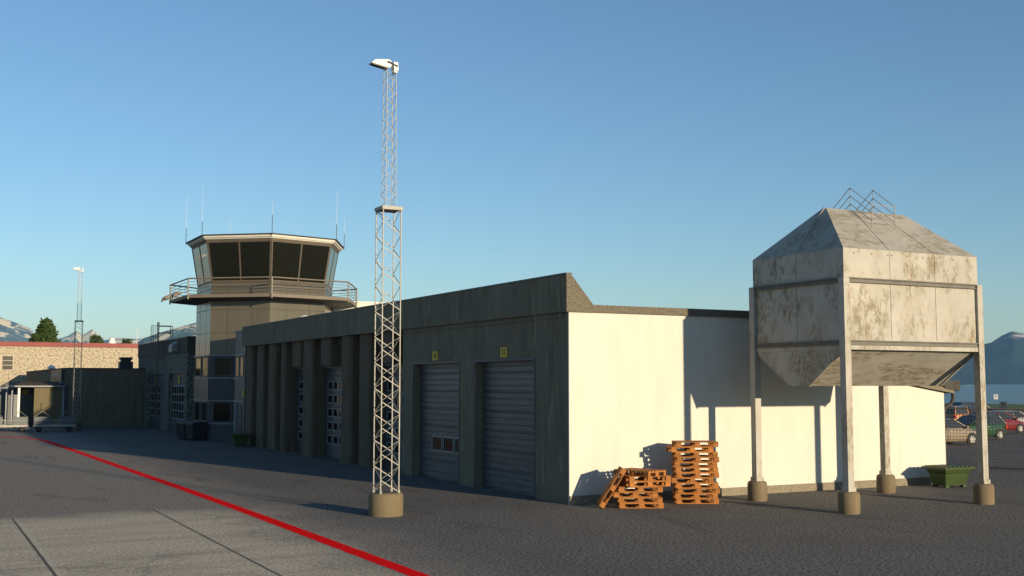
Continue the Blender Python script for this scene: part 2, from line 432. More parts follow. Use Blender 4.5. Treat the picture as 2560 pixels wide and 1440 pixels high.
# painted red line
red_m, nt, b = newmat('red_line_paint'); b.inputs['Roughness'].default_value = .95; b.inputs['Specular IOR Level'].default_value = .05
v = coords(nt)
nt.links.new(mix(nt, ramp(nt, noi(nt, v, 15, 3, .7), [(.56, 0.), (.66, .6)]), (.93,.002,.003), (.30,.012,.012)), b.inputs['Base Color'])
bump(nt, b, noi(nt, v, 21, 3), .6, .03)
rl = MB()
cl = [(-8.36,-16), (-8.48,3), (-8.58,10), (-8.80,21), (-9.0,30.9), (-9.15,38), (-9.28,44.2), (-9.5,46.6), (-10.1,49.4), (-11.3,51.8), (-14,53.6), (-20,55.0), (-34,56.5)]
fine_cl = []
for (ax, ay), (bx_, by_) in zip(cl, cl[1:]):
    L_ = math.hypot(bx_-ax, by_-ay); m_ = max(1, int(L_/.12))
    fine_cl += [(ax+(bx_-ax)*k/m_, ay+(by_-ay)*k/m_) for k in range(m_)]
fine_cl.append(cl[-1]); cl = fine_cl; vs = []
for i, c in enumerate(cl):
    a = Vector(cl[max(0,i-1)]); e = Vector(cl[min(len(cl)-1,i+1)]); d = (e-a).normalized(); n = Vector((-d.y, d.x))
    q = Vector(c); w1 = .17+.022*noise.noise((q.y*4, 0, 1)) + random.uniform(-.009,.009); w2 = .17+.022*noise.noise((q.y*4, 5, 1)) + random.uniform(-.009,.009)
    vs += [(q.x+n.x*w1, q.y+n.y*w1, .004), (q.x-n.x*w2, q.y-n.y*w2, .004)]
rl.add(vs, [(2*i, 2*i+1, 2*i+3, 2*i+2) for i in range(len(cl)-1)])
tag(rl.build('road_marking', red_m), kind='structure')

# haze
hz = MB(); hz.box(-11500, 11500, -5000, 12500, -8, 420)
m = bpy.data.materials.new('thin_air'); m.use_nodes = True; nt = m.node_tree; nt.nodes.clear()
out = nt.nodes.new('ShaderNodeOutputMaterial'); pv = nt.nodes.new('ShaderNodeVolumePrincipled')
pv.inputs['Color'].default_value = (.30,.62,1.,1); pv.inputs['Density'].default_value = 5e-5; pv.inputs['Anisotropy'].default_value = .0
nt.links.new(pv.outputs[0], out.inputs['Volume'])
HAZE = True
if HAZE: tag(hz.build('haze', m), kind='stuff')

# ------------------------------------------------------------------ lettering
def text_mesh(name, txt, size, mat, parent, origin, xdir, ydir=(0,0,1), depth=.004, sx=1.):
    cu = bpy.data.curves.new(name, 'FONT'); cu.body = txt; cu.size = size; cu.align_x = 'CENTER'; cu.align_y = 'CENTER'
    cu.extrude = depth; cu.resolution_u = 3; cu.offset = .004
    t = bpy.data.objects.new(name, cu); COL.objects.link(t)
    dg = bpy.context.evaluated_depsgraph_get()
    me = bpy.data.meshes.new_from_object(t.evaluated_get(dg))
    bpy.data.objects.remove(t); me.materials.clear(); me.materials.append(mat)
    o = bpy.data.objects.new(name, me); COL.objects.link(o)
    x = Vector(xdir); y = Vector(ydir); z = x.cross(y)
    o.parent = parent
    o.matrix_local = Matrix(((x.x*sx,y.x,z.x,origin[0]),(x.y*sx,y.y,z.y,origin[1]),(x.z*sx,y.z,z.z,origin[2]),(0,0,0,1)))
    return o
def number_sign(txt, label, loc, xdir, w, h, size, sx=1.):
    n = Vector(xdir).cross(Vector((0,0,1)))
    t = thing('number_sign', label, 'sign', loc, 0, 'yellow door number signs')
    X = Vector(xdir)
    mb = MB(); mb.bar(-X*w/2, X*w/2, .02, h, up=(0,0,1)); mb.build('plate', M['yellow'], t)
    text_mesh('lettering', txt, size, M['black'], t, n*.0125, xdir, sx=sx)
    return t

# ------------------------------------------------------------------ garage
ga = thing('garage_building', 'long dark concrete garage with ribbed pillars, roller doors and a white end wall', 'building', (0,0,0))
# doors: (y0, y1) openings, X of the wall face
D_R = [(2.05, 6.06), (7.32, 11.30)]
D_L = [(12.75, 15.9), (20.4, 23.35), (24.9, 27.75)]
H = 4.09
def wall_y(mb, x0, x1, y0, y1, z1, ops):
    y = y0
    for a, b_ in ops:
        mb.box(x0, x1, y, a, 0, z1); mb.box(x0, x1, a, b_, H, z1); y = b_
    mb.box(x0, x1, y, y1, 0, z1)
mb = MB(); wall_y(mb, 0, .34, .055, 12.32, 5.43, D_R); mb.build('facade', M['concrete'], ga)
mb = MB(); wall_y(mb, .5, .8, 12.32, 35.6, 5.45, D_L); mb.build('recessed_wall', M['column'], ga)
mb = MB()
mb.prism([(-.004,.0),(15.0,.0),(15.0,3.07),(8.0,4.1),(8.0,5.43),(-.004,5.43)], 1, 0., .05); mb.build('white_wall', M['white_wall'], ga)
mb = MB(); mb.box(.0,15.03,-.035,-.003,0,.24); mb.build('plinth', M['plinth'], ga)
mb = MB(); mb.box(.775,8.0,-.07,.25,5.432,5.65); mb.build('wall_coping', M['pebble_coping'], ga)
mb = MB(); mb.box(.36,7.95,.06,35.55,5.1,5.4); mb.build('flat_roof', M['roofing'], ga)
mb = MB(); mb.box(7.8,7.99,.06,35.55,0,5.43); mb.box(.82,7.78,35.4,35.6,0,5.43); mb.box(8.0,14.97,18,18.2,0,3.0); mb.box(14.8,14.98,.06,18,0,3.05)
mb.build('rear_wall', M['dark_render'], ga)
mb = MB(); mb.prism([(7.99,4.13),(15.36,3.06),(15.36,3.20),(7.99,4.3)], 1, -.13, 18.3); mb.build('verge_board', M['concrete'], ga)
mb = MB(); mb.prism([(7.99,4.31),(14.9,3.30),(14.9,3.24),(15.62,3.14),(15.62,3.5),(14.75,3.52),(7.99,4.5)], 1, -.17, 18.35); mb.build('lean_to_roof', M['soffit'], ga)
# dark inside behind the doors
mb = MB(); mb.box(1.0,1.05,.2,35.3,0,4.6); mb.build('inner_wall', M['black'], ga)
# parapets
sec = [(-.12,5.43),(-.12,6.5),(.04,6.5),(.77,5.655),(.77,5.43)]
m_end = M['pebble_coping']
for y0, y1, xo in ((-.075, 12.27, 0), (12.34, 35.62, .0)):
    mb = MB(); mb.prism(sec, 1, y0+.02, y1); mb.prism([(x, z) for x, z in sec], 1, y0, y0+.018, 1)
    mb.build('parapet', [M['concrete'], m_end], ga)
    mb = MB(); mb.box(-.14,.06,y0-.01,y1,6.503,6.545); mb.build('parapet_cap', M['grey_metal'], ga)
mb = MB(); mb.box(-.03,0-.002,.3,12.2,5.28,5.425); mb.build('drip_moulding', M['concrete'], ga)
# pillars
ys = [33.9, 31.65, 29.45, 27.1+.2, 23.95-.95+1.0, 19.35-0.0, 17.05]
ycol = [34.1, 31.85, 29.6, 27.75, 23.36, 18.2, 15.92]
ycol = [33.95, 31.8, 29.55, 27.76, 23.36, 18.2+.0, 15.91]
for y0, wd in ((34.0,1.25),(31.75,1.25),(29.55,1.25),(27.76,.75),(23.36,1.5),(18.15,1.25),(15.92,1.25)):
    mb = MB()
    a, b_ = y0, y0+wd
    # slightly rounded fluted front
    prof = [(.498,a),(.1,a),(.03,a+.06),(.0,a+.18)] + [(.0,b_-.18),(.03,b_-.06),(.1,b_),(.498,b_)]
    mb.prism(prof, 2, 0, 5.425)
    mb.build('pillar', M['column'], ga)
for y0, y1 in ((25.3,26.7),(20.9,22.3),(13.5,14.8)):
    mb = MB(); mb.prism([(.498,y0),(.1,y0),(.02,y0+.12),(.02,y1-.12),(.1,y1),(.498,y1)], 2, 4.2, 5.425); mb.build('hanging_pillar', M['column'], ga)

def shutter_mat():
    m, nt, b = newmat('grey_roller_shutter'); b.inputs['Roughness'].default_value = .42; b.inputs['Metallic'].default_value = .25
    v = coords(nt, (1,.4,3))
    nt.links.new(ramp(nt, noi(nt, v, 2.5, 5, .6), [(.3,(.105,.11,.115)),(.7,(.065,.07,.075))]), b.inputs['Base Color'])
    return m
M['shutter'] = shutter_mat()
def roller_door(parent, X, y0, y1, h=H, pitch=.62, wins=None, sgn=1):
    """door in the plane x = X facing -X, ribbed; wins: rows of (y0, y1, z0, z1, red)"""
    mb = MB(); prof = []
    z = 0.
    while z < h:
        for dz, dx in ((0,.0),(.02,.028),(.05,.028),(.07,.004),(.2,.004),(.215,.018),(.235,.018),(.25,.004),(.4,.004),(.415,.018),(.435,.018),(.45,.004),(.6,.004)):
            if z+dz <= h: prof.append((X+dx, z+dz))
        z += pitch
    prof.append((X, h))
    poly = prof + [(X+.09, h), (X+.09, 0)]
    vs = [(x, y0, z) for x, z in poly] + [(x, y1, z) for x, z in poly]
    n = len(poly)
    mb.add(vs, [(k, (k+1) % n, n+(k+1) % n, n+k) for k in range(n)])
    d = mb.build('roller_door', M['shutter'], parent)
    for row in (wins or []):
        a, b_, z0, z1, red = row
        mb = MB(); t = .05
        mb.box(X-.03,X-.002,a,b_,z0,z0+t); mb.box(X-.03,X-.002,a,b_,z1-t,z1)
        mb.box(X-.03,X-.002,a,a+t,z0+t,z1-t); mb.box(X-.03,X-.002,b_-t,b_,z0+t,z1-t)
        mb.box(X-.012,X-.003,a+t,b_-t,z0+t,z1-t,1)
        if red: mb.box(X-.014,X-.0125,a+t,b_-t,z0+t+.03,z0+t+.07,2)
        mb.build('window', [M['window_frame'], M['glass'], M['pane_red']], d)
    return d
def door_trim(parent, x, y0, y1, h=H):
    mb = MB()
    mb.box(x-.02,x+.03,y0-.07,y0-.003,0,h+.07); mb.box(x-.02,x+.03,y1+.003,y1+.07,0,h+.07); mb.box(x-.02,x+.03,y0-.003,y1+.003,h+.003,h+.07)
    return mb.build('door_frame', M['grey_metal'], parent)
# door 10 has one row of windows, door 11 none
a0, a1 = D_R[1]
roller_door(ga, .27, a0, a1, wins=[(10.12-.97*k-.88, 10.12-.97*k, .98, 1.53, True) for k in range(3)])
roller_door(ga, .27, *D_R[0])
for d in D_R: door_trim(ga, 0, *d)
for (a0, a1) in D_L:
    wn = []
    for r0 in range(5):
        for c in range(3 if a1-a0 > 2.8 else 3):
            y1 = a1-.42-.82*c; wn.append((y1-.68, y1, .62+.615*r0, 1.04+.615*r0, False))
    roller_door(ga, .66, a0, a1, wins=wn); door_trim(ga, .5, a0, a1)
# roof vent and downpipe
mb = MB(); mb.lathe([(.3,5.4),(.3,6.75),(.52,6.83),(.5,6.95),(.34,7.12),(.12,7.2)], 20, (3.0,34.0,0)); mb.build('roof_vent', M['white_metal'], ga)
mb = MB(); mb.path([(15.42,-.02,3.12),(15.42,-.02,2.86),(15.36,0,2.72),(15.16,.1,2.58),(15.09,.12,2.4),(15.09,.12,.1)], .06, 10); mb.build('downpipe', M['soffit'], ga)
number_sign('10', 'narrow yellow sign reading 10 over the door with a row of windows', (-.014,9.3,4.37), (0,-1,0), .47, .32, .27, .95)
number_sign('11', 'yellow sign reading 11 over the windowless roller door', (-.014,4.0,4.37), (0,-1,0), .43, .32, .28, .95)

# ------------------------------------------------------------------ control tower (seven-sided)
TC = Vector((3.227, 42.83, 0)); PH = R(257.3)
def hep(Rr, z, k, off=0.): 
    t = PH + 2*PI*k/7
    return Vector((Rr*math.cos(t), Rr*math.sin(t), z))
tw = thing('control_tower', 'seven-sided tan control tower with dark glazed cab and balcony', 'tower', TC)
def ring_prism(rings, mats, name, parent, mi=None, smooth=False):
    mb = MB(); vs = []
    for Rr, z in rings: vs += [hep(Rr, z, k) for k in range(7)]
    fs = [(i*7+k, i*7+(k+1) % 7, (i+1)*7+(k+1) % 7, (i+1)*7+k) for i in range(len(rings)-1) for k in range(7)]
    fs += [tuple(range(7))[::-1], tuple(range((len(rings)-1)*7, len(rings)*7))]
    mb.add(vs, fs)
    return mb.build(name, mats, parent)
RS = 4.356
low_m = pm('blue_grey_cladding', (.062,.068,.074), (.05,.056,.06), 1.5, .4, spec=.3)
ring_prism([(RS,5.05),(RS,9.42)], M['cladding'], 'shaft', tw)
ring_prism([(RS-.002,0),(RS-.002,5.049)], low_m, 'lower_shaft', tw)
ring_prism([(4.27,9.43),(4.70,11.86)], M['soffit'], 'cab_core', tw)
ring_prism([(4.90,12.0),(4.93,12.06),(5.0,12.08),(5.02,12.2)], pm('pale_fascia', (.60,.58,.52),(.50,.48,.43),3,.6,st=(1,1,3)), 'fascia', tw)
ring_prism([(4.74,11.87),(4.84,11.995)], M['rail'], 'cab_head', tw)
ring_prism([(5.1,12.21),(5.13,12.27),(.5,12.62),(.3,12.63)], M['roofing'], 'roof', tw)
def facep(k, u, z, Rr, out=0.):
    """point on face k between corner k and k+1, u 0..1"""
    a = hep(Rr, z, k); b_ = hep(Rr, z, k+1); p = a.lerp(b_, u)
    n = ((a+b_)/2); n.z = 0; n.normalize()
    return p + n*out
def panel(mb, k, u0, u1, z0, R0, z1, R1, out, th=.02, mi=0):
    f = [facep(k,u0,z0,R0,out), facep(k,u1,z0,R0,out), facep(k,u1,z1,R1,out), facep(k,u0,z1,R1,out)]
    q = [facep(k,u0,z0,R0,out-th), facep(k,u1,z0,R0,out-th), facep(k,u1,z1,R1,out-th), facep(k,u0,z1,R1,out-th)]
    mb.add(f+q, [(0,1,2,3),(7,6,5,4),(0,4,5,1),(1,5,6,2),(2,6,7,3),(3,7,4,0)], mi)
    return mb
rc = lambda z: 4.27 + (4.70-4.27)*(z-9.43)/(11.86-9.43)
for k in range(7):
    for u0, u1 in ((.02,.487),(.513,.98)):
        mb = MB(); panel(mb, k, u0, u1, 9.56, rc(9.56), 11.80, rc(11.80), .03, .025); mb.build('cab_window', M['cab_glass'], tw)
    mb = MB()
    for u0, u1 in ((.0,.018),(.489,.511),(.982,1.)): panel(mb, k, u0, u1, 9.44, rc(9.44), 11.86, rc(11.86), .055, .06)
    for z0, z1 in ((9.44,9.555),(11.805,11.86)): panel(mb, k, .018, .489, z0, rc(z0), z1, rc(z1), .05, .055); panel(mb, k, .511, .982, z0, rc(z0), z1, rc(z1), .05, .055)
    mb.build('cab_window_frame', M['cab_frame'], tw)
# joints in the cladding
mb = MB()
for k in range(7):
    for u in (.29,.71): panel(mb, k, u-.004, u+.004, 5.1, RS, 9.4, RS, .004, .004)
    for z in (6.41, 7.80, 9.02): panel(mb, k, .0, 1., z-.014, RS, z+.014, RS, .006, .005)
mb.build('cladding_joint', M['joint'], tw)
# balcony
ring_prism([(4.40,8.30),(5.9,8.43),(5.9,8.56),(4.4,8.57)], M['soffit'], 'balcony_deck', tw)
mb = MB()
for k in range(7): panel(mb, k, .0, 1., 8.42, 6.0, 8.62, 6.0, .02, .05)
mb.build('balcony_edge', M['rail'], tw)
mb = MB()
for k in range(7):
    mb.tube(hep(6.03,9.56,k), hep(6.03,9.56,k+1), .045, n=8)
    for z in (8.82,9.0,9.18,9.36): mb.tube(hep(6.02,z,k), hep(6.02,z,k+1), .016, n=6)
rl_ = mb.build('railing', M['rail'], tw)
for k in range(7):
    mb = MB(); mb.bar(hep(6.03,8.33,k), hep(6.03,9.55,k), .07); mb.build('post', M['rail'], rl_)
# antennas on the roof corners
for k, (h1, h2, r1) in {-2:(.95,3.05,.035), -1:(.85,3.05,.03), 0:(1.1,1.95,.03), 1:(.95,3.1,.03), 2:(.95,1.95,.03), 3:(.5,1.5,.02), 4:(.9,2.2,.03)}.items():
    p = hep(5.12, 12.24, k)
    mb = MB(); mb.tube(p+Vector((0,0,-.1)), p+Vector((0,0,h1)), r1*.6, r1*.55, 6, 0); mb.tube(p+Vector((0,0,h1)), p+Vector((0,0,h2)), .008, .005, 5, 1)
    mb.bar(p+Vector((0,0,-.05)), p*.97+Vector((0,0,.32)), .04)
    mb.build('antenna', [M['dark_metal'], M['white_metal']], tw)
# half-round floodlights on the balcony edge
for u in (.42, .93):
    c = facep(-2+0, 1-u, 8.62, 6.03, .25)
    n = facep(-2, .5, 0, 6, 1) - facep(-2, .5, 0, 6, 0); t = (hep(6,0,-1)-hep(6,0,-2)).normalized()
    mb = MB(); vs = []
    nn = 10
    for s_ in (-.17, .17):
        for q in range(nn+1):
            a = PI*q/nn
            ax = (n*.85 + Vector((0,0,-.5))).normalized(); ay = Vector((0,0,1))*.85 + n*.4
            vs.append(c + ax*(.36*math.cos(a)) + ay*(.27*math.sin(a)) + t*s_)
    m_ = nn+1
    mb.add(vs, [tuple(range(m_)), tuple(range(m_, 2*m_))[::-1]] + [(q, m_+q, m_+(q+1) % m_, (q+1) % m_) for q in range(m_)])
    mb.bar(c - n*.3, c, .05)
    mb.build('floodlight', M['rail'], tw)
# lower storeys: window bands, ledges
def tower_window(k, u0, u1, z0, z1, bars=0):
    mb = MB(); f = .022
    panel(mb, k, u0, u1, z0, RS, z0+.08, RS, .045, .05); panel(mb, k, u0, u1, z1-.08, RS, z1, RS, .045, .05)
    panel(mb, k, u0, u0+f, z0+.08, RS, z1-.08, RS, .045, .05); panel(mb, k, u1-f, u1, z0+.08, RS, z1-.08, RS, .045, .05)
    wf = mb.build('window', M['grey_metal'], tw)
    mb = MB(); panel(mb, k, u0+f, u1-f, z0+.08, RS, z1-.08, RS, .02, .02); mb.build('pane', M['glass'], wf)
for k in range(-3, 3):
    for z0, z1 in ((3.78, 4.98), (1.06, 2.30)):
        if k == -2:
            tower_window(k, .05, .46, z0, z1); tower_window(k, .54, .95, z0, z1)
        else: tower_window(k, .07, .40, z0, z1); tower_window(k, .55, .9, z0, z1)
mb = MB()
for k in range(7):
    for z in (5.04, 3.70, 2.36, 1.0): panel(mb, k, .0, 1., z-.035, RS, z+.035, RS, .10, .11)
mb.build('ledge', M['ledge'], tw)
mb = MB()
for k in range(7):
    for z0, z1 in ((2.4,3.66),(.4,.96)):
        panel(mb, k, .0, 1., z0, RS, z1, RS, .05, .06)
    panel(mb, k, 0., 1., 0, RS, .39, RS, .06, .07)
mb.build('lower_cladding', low_m, tw)

# white storey behind the tower
wg = thing('rear_block', 'white rendered upper storey with dark joints, behind the tower and above the garage parapet', 'building', (11.2,47.5,0))
mb = MB(); mb.box(-4.6,5.6,-4.5,4.5,0,8.7); mb.build('wall', M['white_wall'], wg)
mb = MB()
for x in (-3.55, -.72, 2.1): mb.box(x-.05,x+.05,-4.53,-4.502,6.0,8.5)
for z in (7.62,): mb.box(-4.4,-3.61,-4.52,-4.502,z-.03,z+.03)
mb.build('joint_cover', M['concrete'], wg)
mb = MB(); mb.box(-4.7,5.7,-4.6,4.6,8.702,8.76); mb.build('roof', M['white_metal'], wg)

# link block between garage and tower
lk = thing('link_block', 'grey clad link block with twin windows between garage pillars and tower', 'building', (3.0,36.7,0))
mb = MB(); mb.box(-2.9,2.5,-1.02,1.25,0,6.33); mb.build('wall', pm('grey_link_cladding', (.075,.08,.084), (.06,.066,.07), 1.5, .5), lk)
mb = MB(); mb.box(-3.0,2.6,-1.02,1.3,6.332,6.42)
mb.build('roof_edge', M['ledge'], lk)
mb = MB()
for z in (5.0, 3.66, 2.36): mb.box(-2.98,-2.902,-1.0,1.28,z-.035,z+.035)
mb.build('ledge', M['ledge'], lk)
for y0, y1 in ((-.75,-.1),(.25,.85)):
    mb = MB(); mb.box(-2.93,-2.903,y0,y1,3.76,4.9); wf = mb.build('window', M['grey_metal'], lk)
    mb = MB(); mb.box(-2.94,-2.931,y0+.07,y1-.07,3.83,4.83); mb.build('pane', M['glass'], wf)
mb = MB(); mb.box(-3.04,-2.904,.55,.7,.05,2.3); mb.build('downpipe', M['ledge'], lk)
mb = MB(); mb.box(-2.93,-2.902,-.55,.4,0,2.2); mb.build('door', M['dark_metal'], lk)
tg = thing('notice_plate', 'small plain yellow plate on the link block wall by the first pillar', 'sign', (.085,35.95,2.85))
mb = MB(); mb.box(-.015,.01,-.12,.22,-.2,.2); mb.build('plate', M['yellow'], tg)
mb = MB(); [mb.box(-.02,-.016,-.08,.16,z,z+.04) for z in (-.12,0,.1)]; mb.build('marking', M['black'], tg)

# ------------------------------------------------------------------ annex with two windowed doors
an = thing('annex_building', 'pebbledashed annex with two windowed roller doors and a dark upper band', 'building', (0,50.3,0))
AD = [(.6, 6.47), (9.75, 15.15)]
AD = [(.62, 6.1), (8.9, 14.6)]
mb = MB(); y = 0
for a, b_ in AD: mb.box(0,.4,y,a,0,5.47); mb.box(0,.4,a,b_,H,5.47); y = b_
mb.box(0,.4,y,18.7,0,5.47); mb.box(.4,10,0,.35,0,5.47); mb.build('wall', M['pebble_dark'], an)
mb = MB(); mb.box(-.06,10.1,-.06,18.7,5.472,6.5); mb.build('parapet', concrete('dark_streaked_band', (.075,.07,.055), (.095,.09,.07), .6), an)
mb = MB(); mb.box(-.1,10.15,-.1,18.7,6.502,6.58); mb.build('roof_edge', M['ledge'], an)
mb = MB(); mb.box(.9,1.0,.4,18.6,0,5.4); mb.build('inner_wall', M['black'], an)
for a, b_ in AD:
    d = roller_door(an, .2, a, b_)
    mb = MB(); z0, z1 = .9, 3.2; t = .045
    for r0 in range(5): mb.box(.165,.197,a+.25,b_-.25,z0+(z1-z0)*r0/4-t*.8,z0+(z1-z0)*r0/4+t*.8)
    wd = (b_-a-.5)
    for c in range(7):
        for r0 in range(4):
            yy = a+.25+wd*c/6; mb.box(.168,.197,yy-t,yy+t,z0+(z1-z0)*r0/4+t*.8,z0+(z1-z0)*(r0+1)/4-t*.8)
    wf = mb.build('window', M['window_frame'], d)
    mb = MB(); mb.box(.18,.196,a+.26,b_-.26,z0,z1); mb.build('pane', M['glass'], wf)
    door_trim(an, 0, a, b_)
    number_sign({0:'8',1:'7'}[AD.index((a,b_))], ['small yellow plate reading 8 on the door nearer the tower', 'small yellow plate reading 7 on the door behind the caged ladder'][AD.index((a,b_))], (.155, 50.3+(a+b_)/2, 3.62), (0,-1,0), .55, .42, .36)
# caged ladder
ld = thing('caged_ladder', 'grey steel caged ladder fixed to the annex wall and rising over its roof', 'ladder', (-.1,58.5,0))
mb = MB()
for y in (-.25,.25): mb.bar((-.35,y,.6),(-.35,y,7.9),.06)
for k in range(24): mb.tube((-.35,-.25,.8+k*.3),(-.35,.25,.8+k*.3),.018,n=5)
for z in (1.2,3.2,5.2,6.3):
    for y in (-.25,.25): mb.bar((-.35,y,z),(.08,y,z),.04)
mb.build('ladder', M['grey_metal'], ld)
mb = MB()
for k in range(7):
    z = 2.6+k*.84
    if z > 7.7: z = 7.6
    ring = [(-.35,-.35,z),(-.6,-.4,z),(-.82,-.2,z),(-.82,.2,z),(-.6,.4,z),(-.35,.35,z)]
    for p, q in zip(ring, ring[1:]): mb.bar(p, q, .05, .012, up=(0,0,1))
for x, y in ((-.6,-.4),(-.82,-.2),(-.82,.2),(-.6,.4)): mb.bar((x,y,2.6),(x,y,7.62),.03)
for y in (-.4,.4):
    mb.bar((-.35,y,7.6),(.62,y,7.6),.05); mb.bar((.62,y,6.58),(.62,y,7.6),.045); mb.bar((-.35,y,7.1),(.62,y,7.1),.035)
mb.build('cage', M['grey_metal'], ld)
# wall lamp box
wl = thing('wall_floodlight', 'white wedge shaped floodlight box on the dark band of the annex', 'lamp', (-.07,53.7,5.6))
mb = MB(); mb.prism([(0,0),(-.42,.0),(-.42,.42),(0,.72)], 1, -.55, .55); mb.build('housing', M['ledge'], wl)
mb = MB(); mb.box(-.4,-.04,-.5,.5,-.02,-.002); mb.build('lens', M['lens'], wl)

# ------------------------------------------------------------------ dark low building
dk = thing('low_dark_building', 'low windowless dark brown rendered building at the end of the apron', 'building', (-5.94,66,0))
mb = MB(); mb.box(0,5.9,0,33,0,4.5); mb.build('wall', M['dark_render'], dk)
mb = MB(); mb.box(-.05,5.92,-.05,33,4.502,4.58); mb.build('roof_edge', M['soffit'], dk)
mb = MB(); mb.box(-.25,-.002,.2,7.6,3.46,4.46); mb.box(-.3,-.002,.15,7.65,3.38,3.455,1); ht = mb.build('loading_hatch', [M['dark_metal'], M['ledge']], dk)
mb = MB(); [mb.box(-.27,-.251,1.6+k*.55,2.0+k*.55,3.95,4.2) for k in range(9)]; mb.build('louvre', M['window_frame'], ht)
ru = thing('roof_ventilator', 'black capped ventilator box on the roof edge of the low dark building', 'ventilator', (-1.38,66.6,4.58))
mb = MB(); mb.box(-.5,.5,-.4,.5,0,.52); mb.box(-.36,.36,-.28,.36,.522,.66); mb.build('housing', M['dark_metal'], ru)
mb = MB(); mb.box(-.46,.46,-.4,.46,.662,.86); mb.build('cap', M['dark_metal'], ru)
mv = thing('mushroom_vent', 'squat white mushroom vent on the low dark roof', 'vent', (-5.2,83,4.58))
mb = MB(); mb.lathe([(.15,0),(.15,.1)], 16); mb.build('neck', M['white_metal'], mv)
mb = MB(); mb.lathe([(.2,.08),(.36,.12),(.36,.2),(.14,.42),(.03,.45)], 20); mb.build('cap', M['white_metal'], mv)
pl_ = thing('marker_pole', 'thin black pole standing against the low dark wall', 'pole', (-5.75,58.6,0))
mb = MB(); mb.tube((0,0,0),(0,0,3.1),.03,.025,8); mb.tube((0,0,0),(0,0,.04),.12,.12,10); mb.build('post', M['black'], pl_)
mb = MB(); mb.lathe([(.032,3.05),(.04,3.08),(.03,3.14),(.005,3.16)], 8); mb.build('tip', M['black'], pl_)

# ------------------------------------------------------------------ baggage shed
sd_ = thing('baggage_shed', 'open baggage shed with upright timber wall, shingled roof edge and white posts', 'shed', (-8.1,66,0))
mb = MB(); mb.box(.0,2.12,-.06,.02,.02,3.12); mb.build('timber_wall', M['planks'], sd_)
mb = MB(); mb.box(2.0,2.14,-.08,-.061,.02,3.12); mb.box(2.14,2.4,-.1,.0,0,3.2,1); mb.build('corner_post', [M['ledge'], M['dark_metal']], sd_)
M['shingle'] = pebble('brown_shingle', (.12,.085,.055), (.05,.037,.027), 6, .4, .6, .6, .03)
mb = MB(); mb.prism([(-.35,3.16),(2.0,3.62),(2.0,3.55),(-.35,3.10)][::1], 0, -1.35, 2.13)
mb = MB(); mb.add([(-1.35,-.35,3.2),(2.14,-.35,3.2),(2.14,1.8,3.5),(-.7,1.8,3.5),(-1.35,14,3.2),(-.7,14,3.5)], [(0,1,2,3),(0,3,5,4)])
mb.add([(-1.35,-.35,3.12),(2.14,-.35,3.12),(2.14,14,3.12),(-1.35,14,3.12)], [(0,1,2,3)], 0); mb.build('roof', M['shingle'], sd_)
mb = MB(); mb.box(-1.4,2.16,-.42,-.352,3.1,3.2); mb.box(-1.44,-1.37,-.42,14,3.1,3.21); mb.build('roof_edge', M['ledge'], sd_)
for x, y in ((-1.06,.1), (-1.42,1.2), (-1.75,2.2)):
    mb = MB(); mb.box(x-.08,x+.08,y-.08,y+.08,0,3.1); mb.build('post', M['white_metal'] if y < 1 else M['ledge'], sd_)  # rear white posts get a darker colour that stands in for shade
mb = MB(); mb.box(-2.6,2.2,3.2,3.4,0,3.1); mb.build('rear_wall', M['grey_metal'], sd_)
mb = MB()
for k in range(13): mb.box(-1.3,.9,3.09,3.18,.05+k*.19,.05+k*.19+.15)
mb.build('shutter', M['shutter'], sd_)
number_sign('D5', 'yellow sign reading D5 above the shutter inside the baggage shed', (-8.48,69.05,2.72), (1,0,0), .42, .30, .30)
lb = thing('wall_lamp', 'small dark box lamp on the shed roof corner', 'lamp', (-9.98,66.9,3.1))
mb = MB(); mb.box(-.13,.13,-.12,.1,.02,.32); mb.build('housing', M['dark_metal'], lb)
mb = MB(); mb.box(-.1,.1,-.135,-.121,.08,.2); mb.build('lens', M['lens'], lb)
nb_ = thing('dark_side_wall', 'dark grey metal wall panel beside the baggage shed', 'wall', (-11.9,70,0))
mb = MB(); mb.box(-1.3,1.3,-.1,.1,0,3.05); [mb.box(-1.3+k*.52-.02,-1.3+k*.52+.02,-.13,-.101,0,3.05) for k in range(1,5)]; mb.build('panel', M['dark_metal'], nb_)
mb = MB(); mb.box(-1.36,1.36,-.2,.2,3.052,3.2); mb.build('coping', M['grey_metal'], nb_)

# ------------------------------------------------------------------ terminal
M['pebble_board'] = pm('cream_board', (.46,.40,.29), (.40,.35,.25), 2, .8)
te = thing('terminal_building', 'cream pebbledashed terminal with a red roof fascia', 'building', (-15,101,0))
mb = MB(); mb.box(-25,22,0,14,0,7.22); mb.build('wall', M['pebbledash'], te)
mb = MB()
x = -25.1
while x < 22: mb.box(x, min(x+2.9, 22.1)-.012, -.14, -.002, 7.222, 7.68); x += 2.9
mb.box(-25.1,22.1,-.001,14.1,7.222,7.67); mb.build('red_fascia', M['red_fascia'], te)
for X in (7.38-.0, 2.2, -3.5):
    mb = MB(); f = .06
    mb.box(X-.56,X+.56,-.06,-.002,4.72,4.79); mb.box(X-.56,X+.56,-.06,-.002,6.18,6.25); mb.box(X-.56,X-.49,-.06,-.002,4.79,6.18); mb.box(X+.49,X+.56,-.06,-.002,4.79,6.18)
    for z in (5.24,5.71): mb.box(X-.49,X+.49,-.05,-.002,z-.03,z+.03)
    wf = mb.build('window', M['pebble_board'], te)
    mb = MB(); mb.box(X-.49,X+.49,-.03,-.003,4.79,6.18); mb.build('pane', glassy('brown_tinted_glass', (.02,.016,.01), .2), wf)
    mb = MB(); mb.box(X-1.6,X-.57,-.045,-.002,4.72,6.25); mb.build('shutter_board', M['pebble_board'], wf)
rv = thing('roof_cowl', 'white tapered cowl on the terminal roof above the red fascia', 'vent', (2.95,103,7.65))
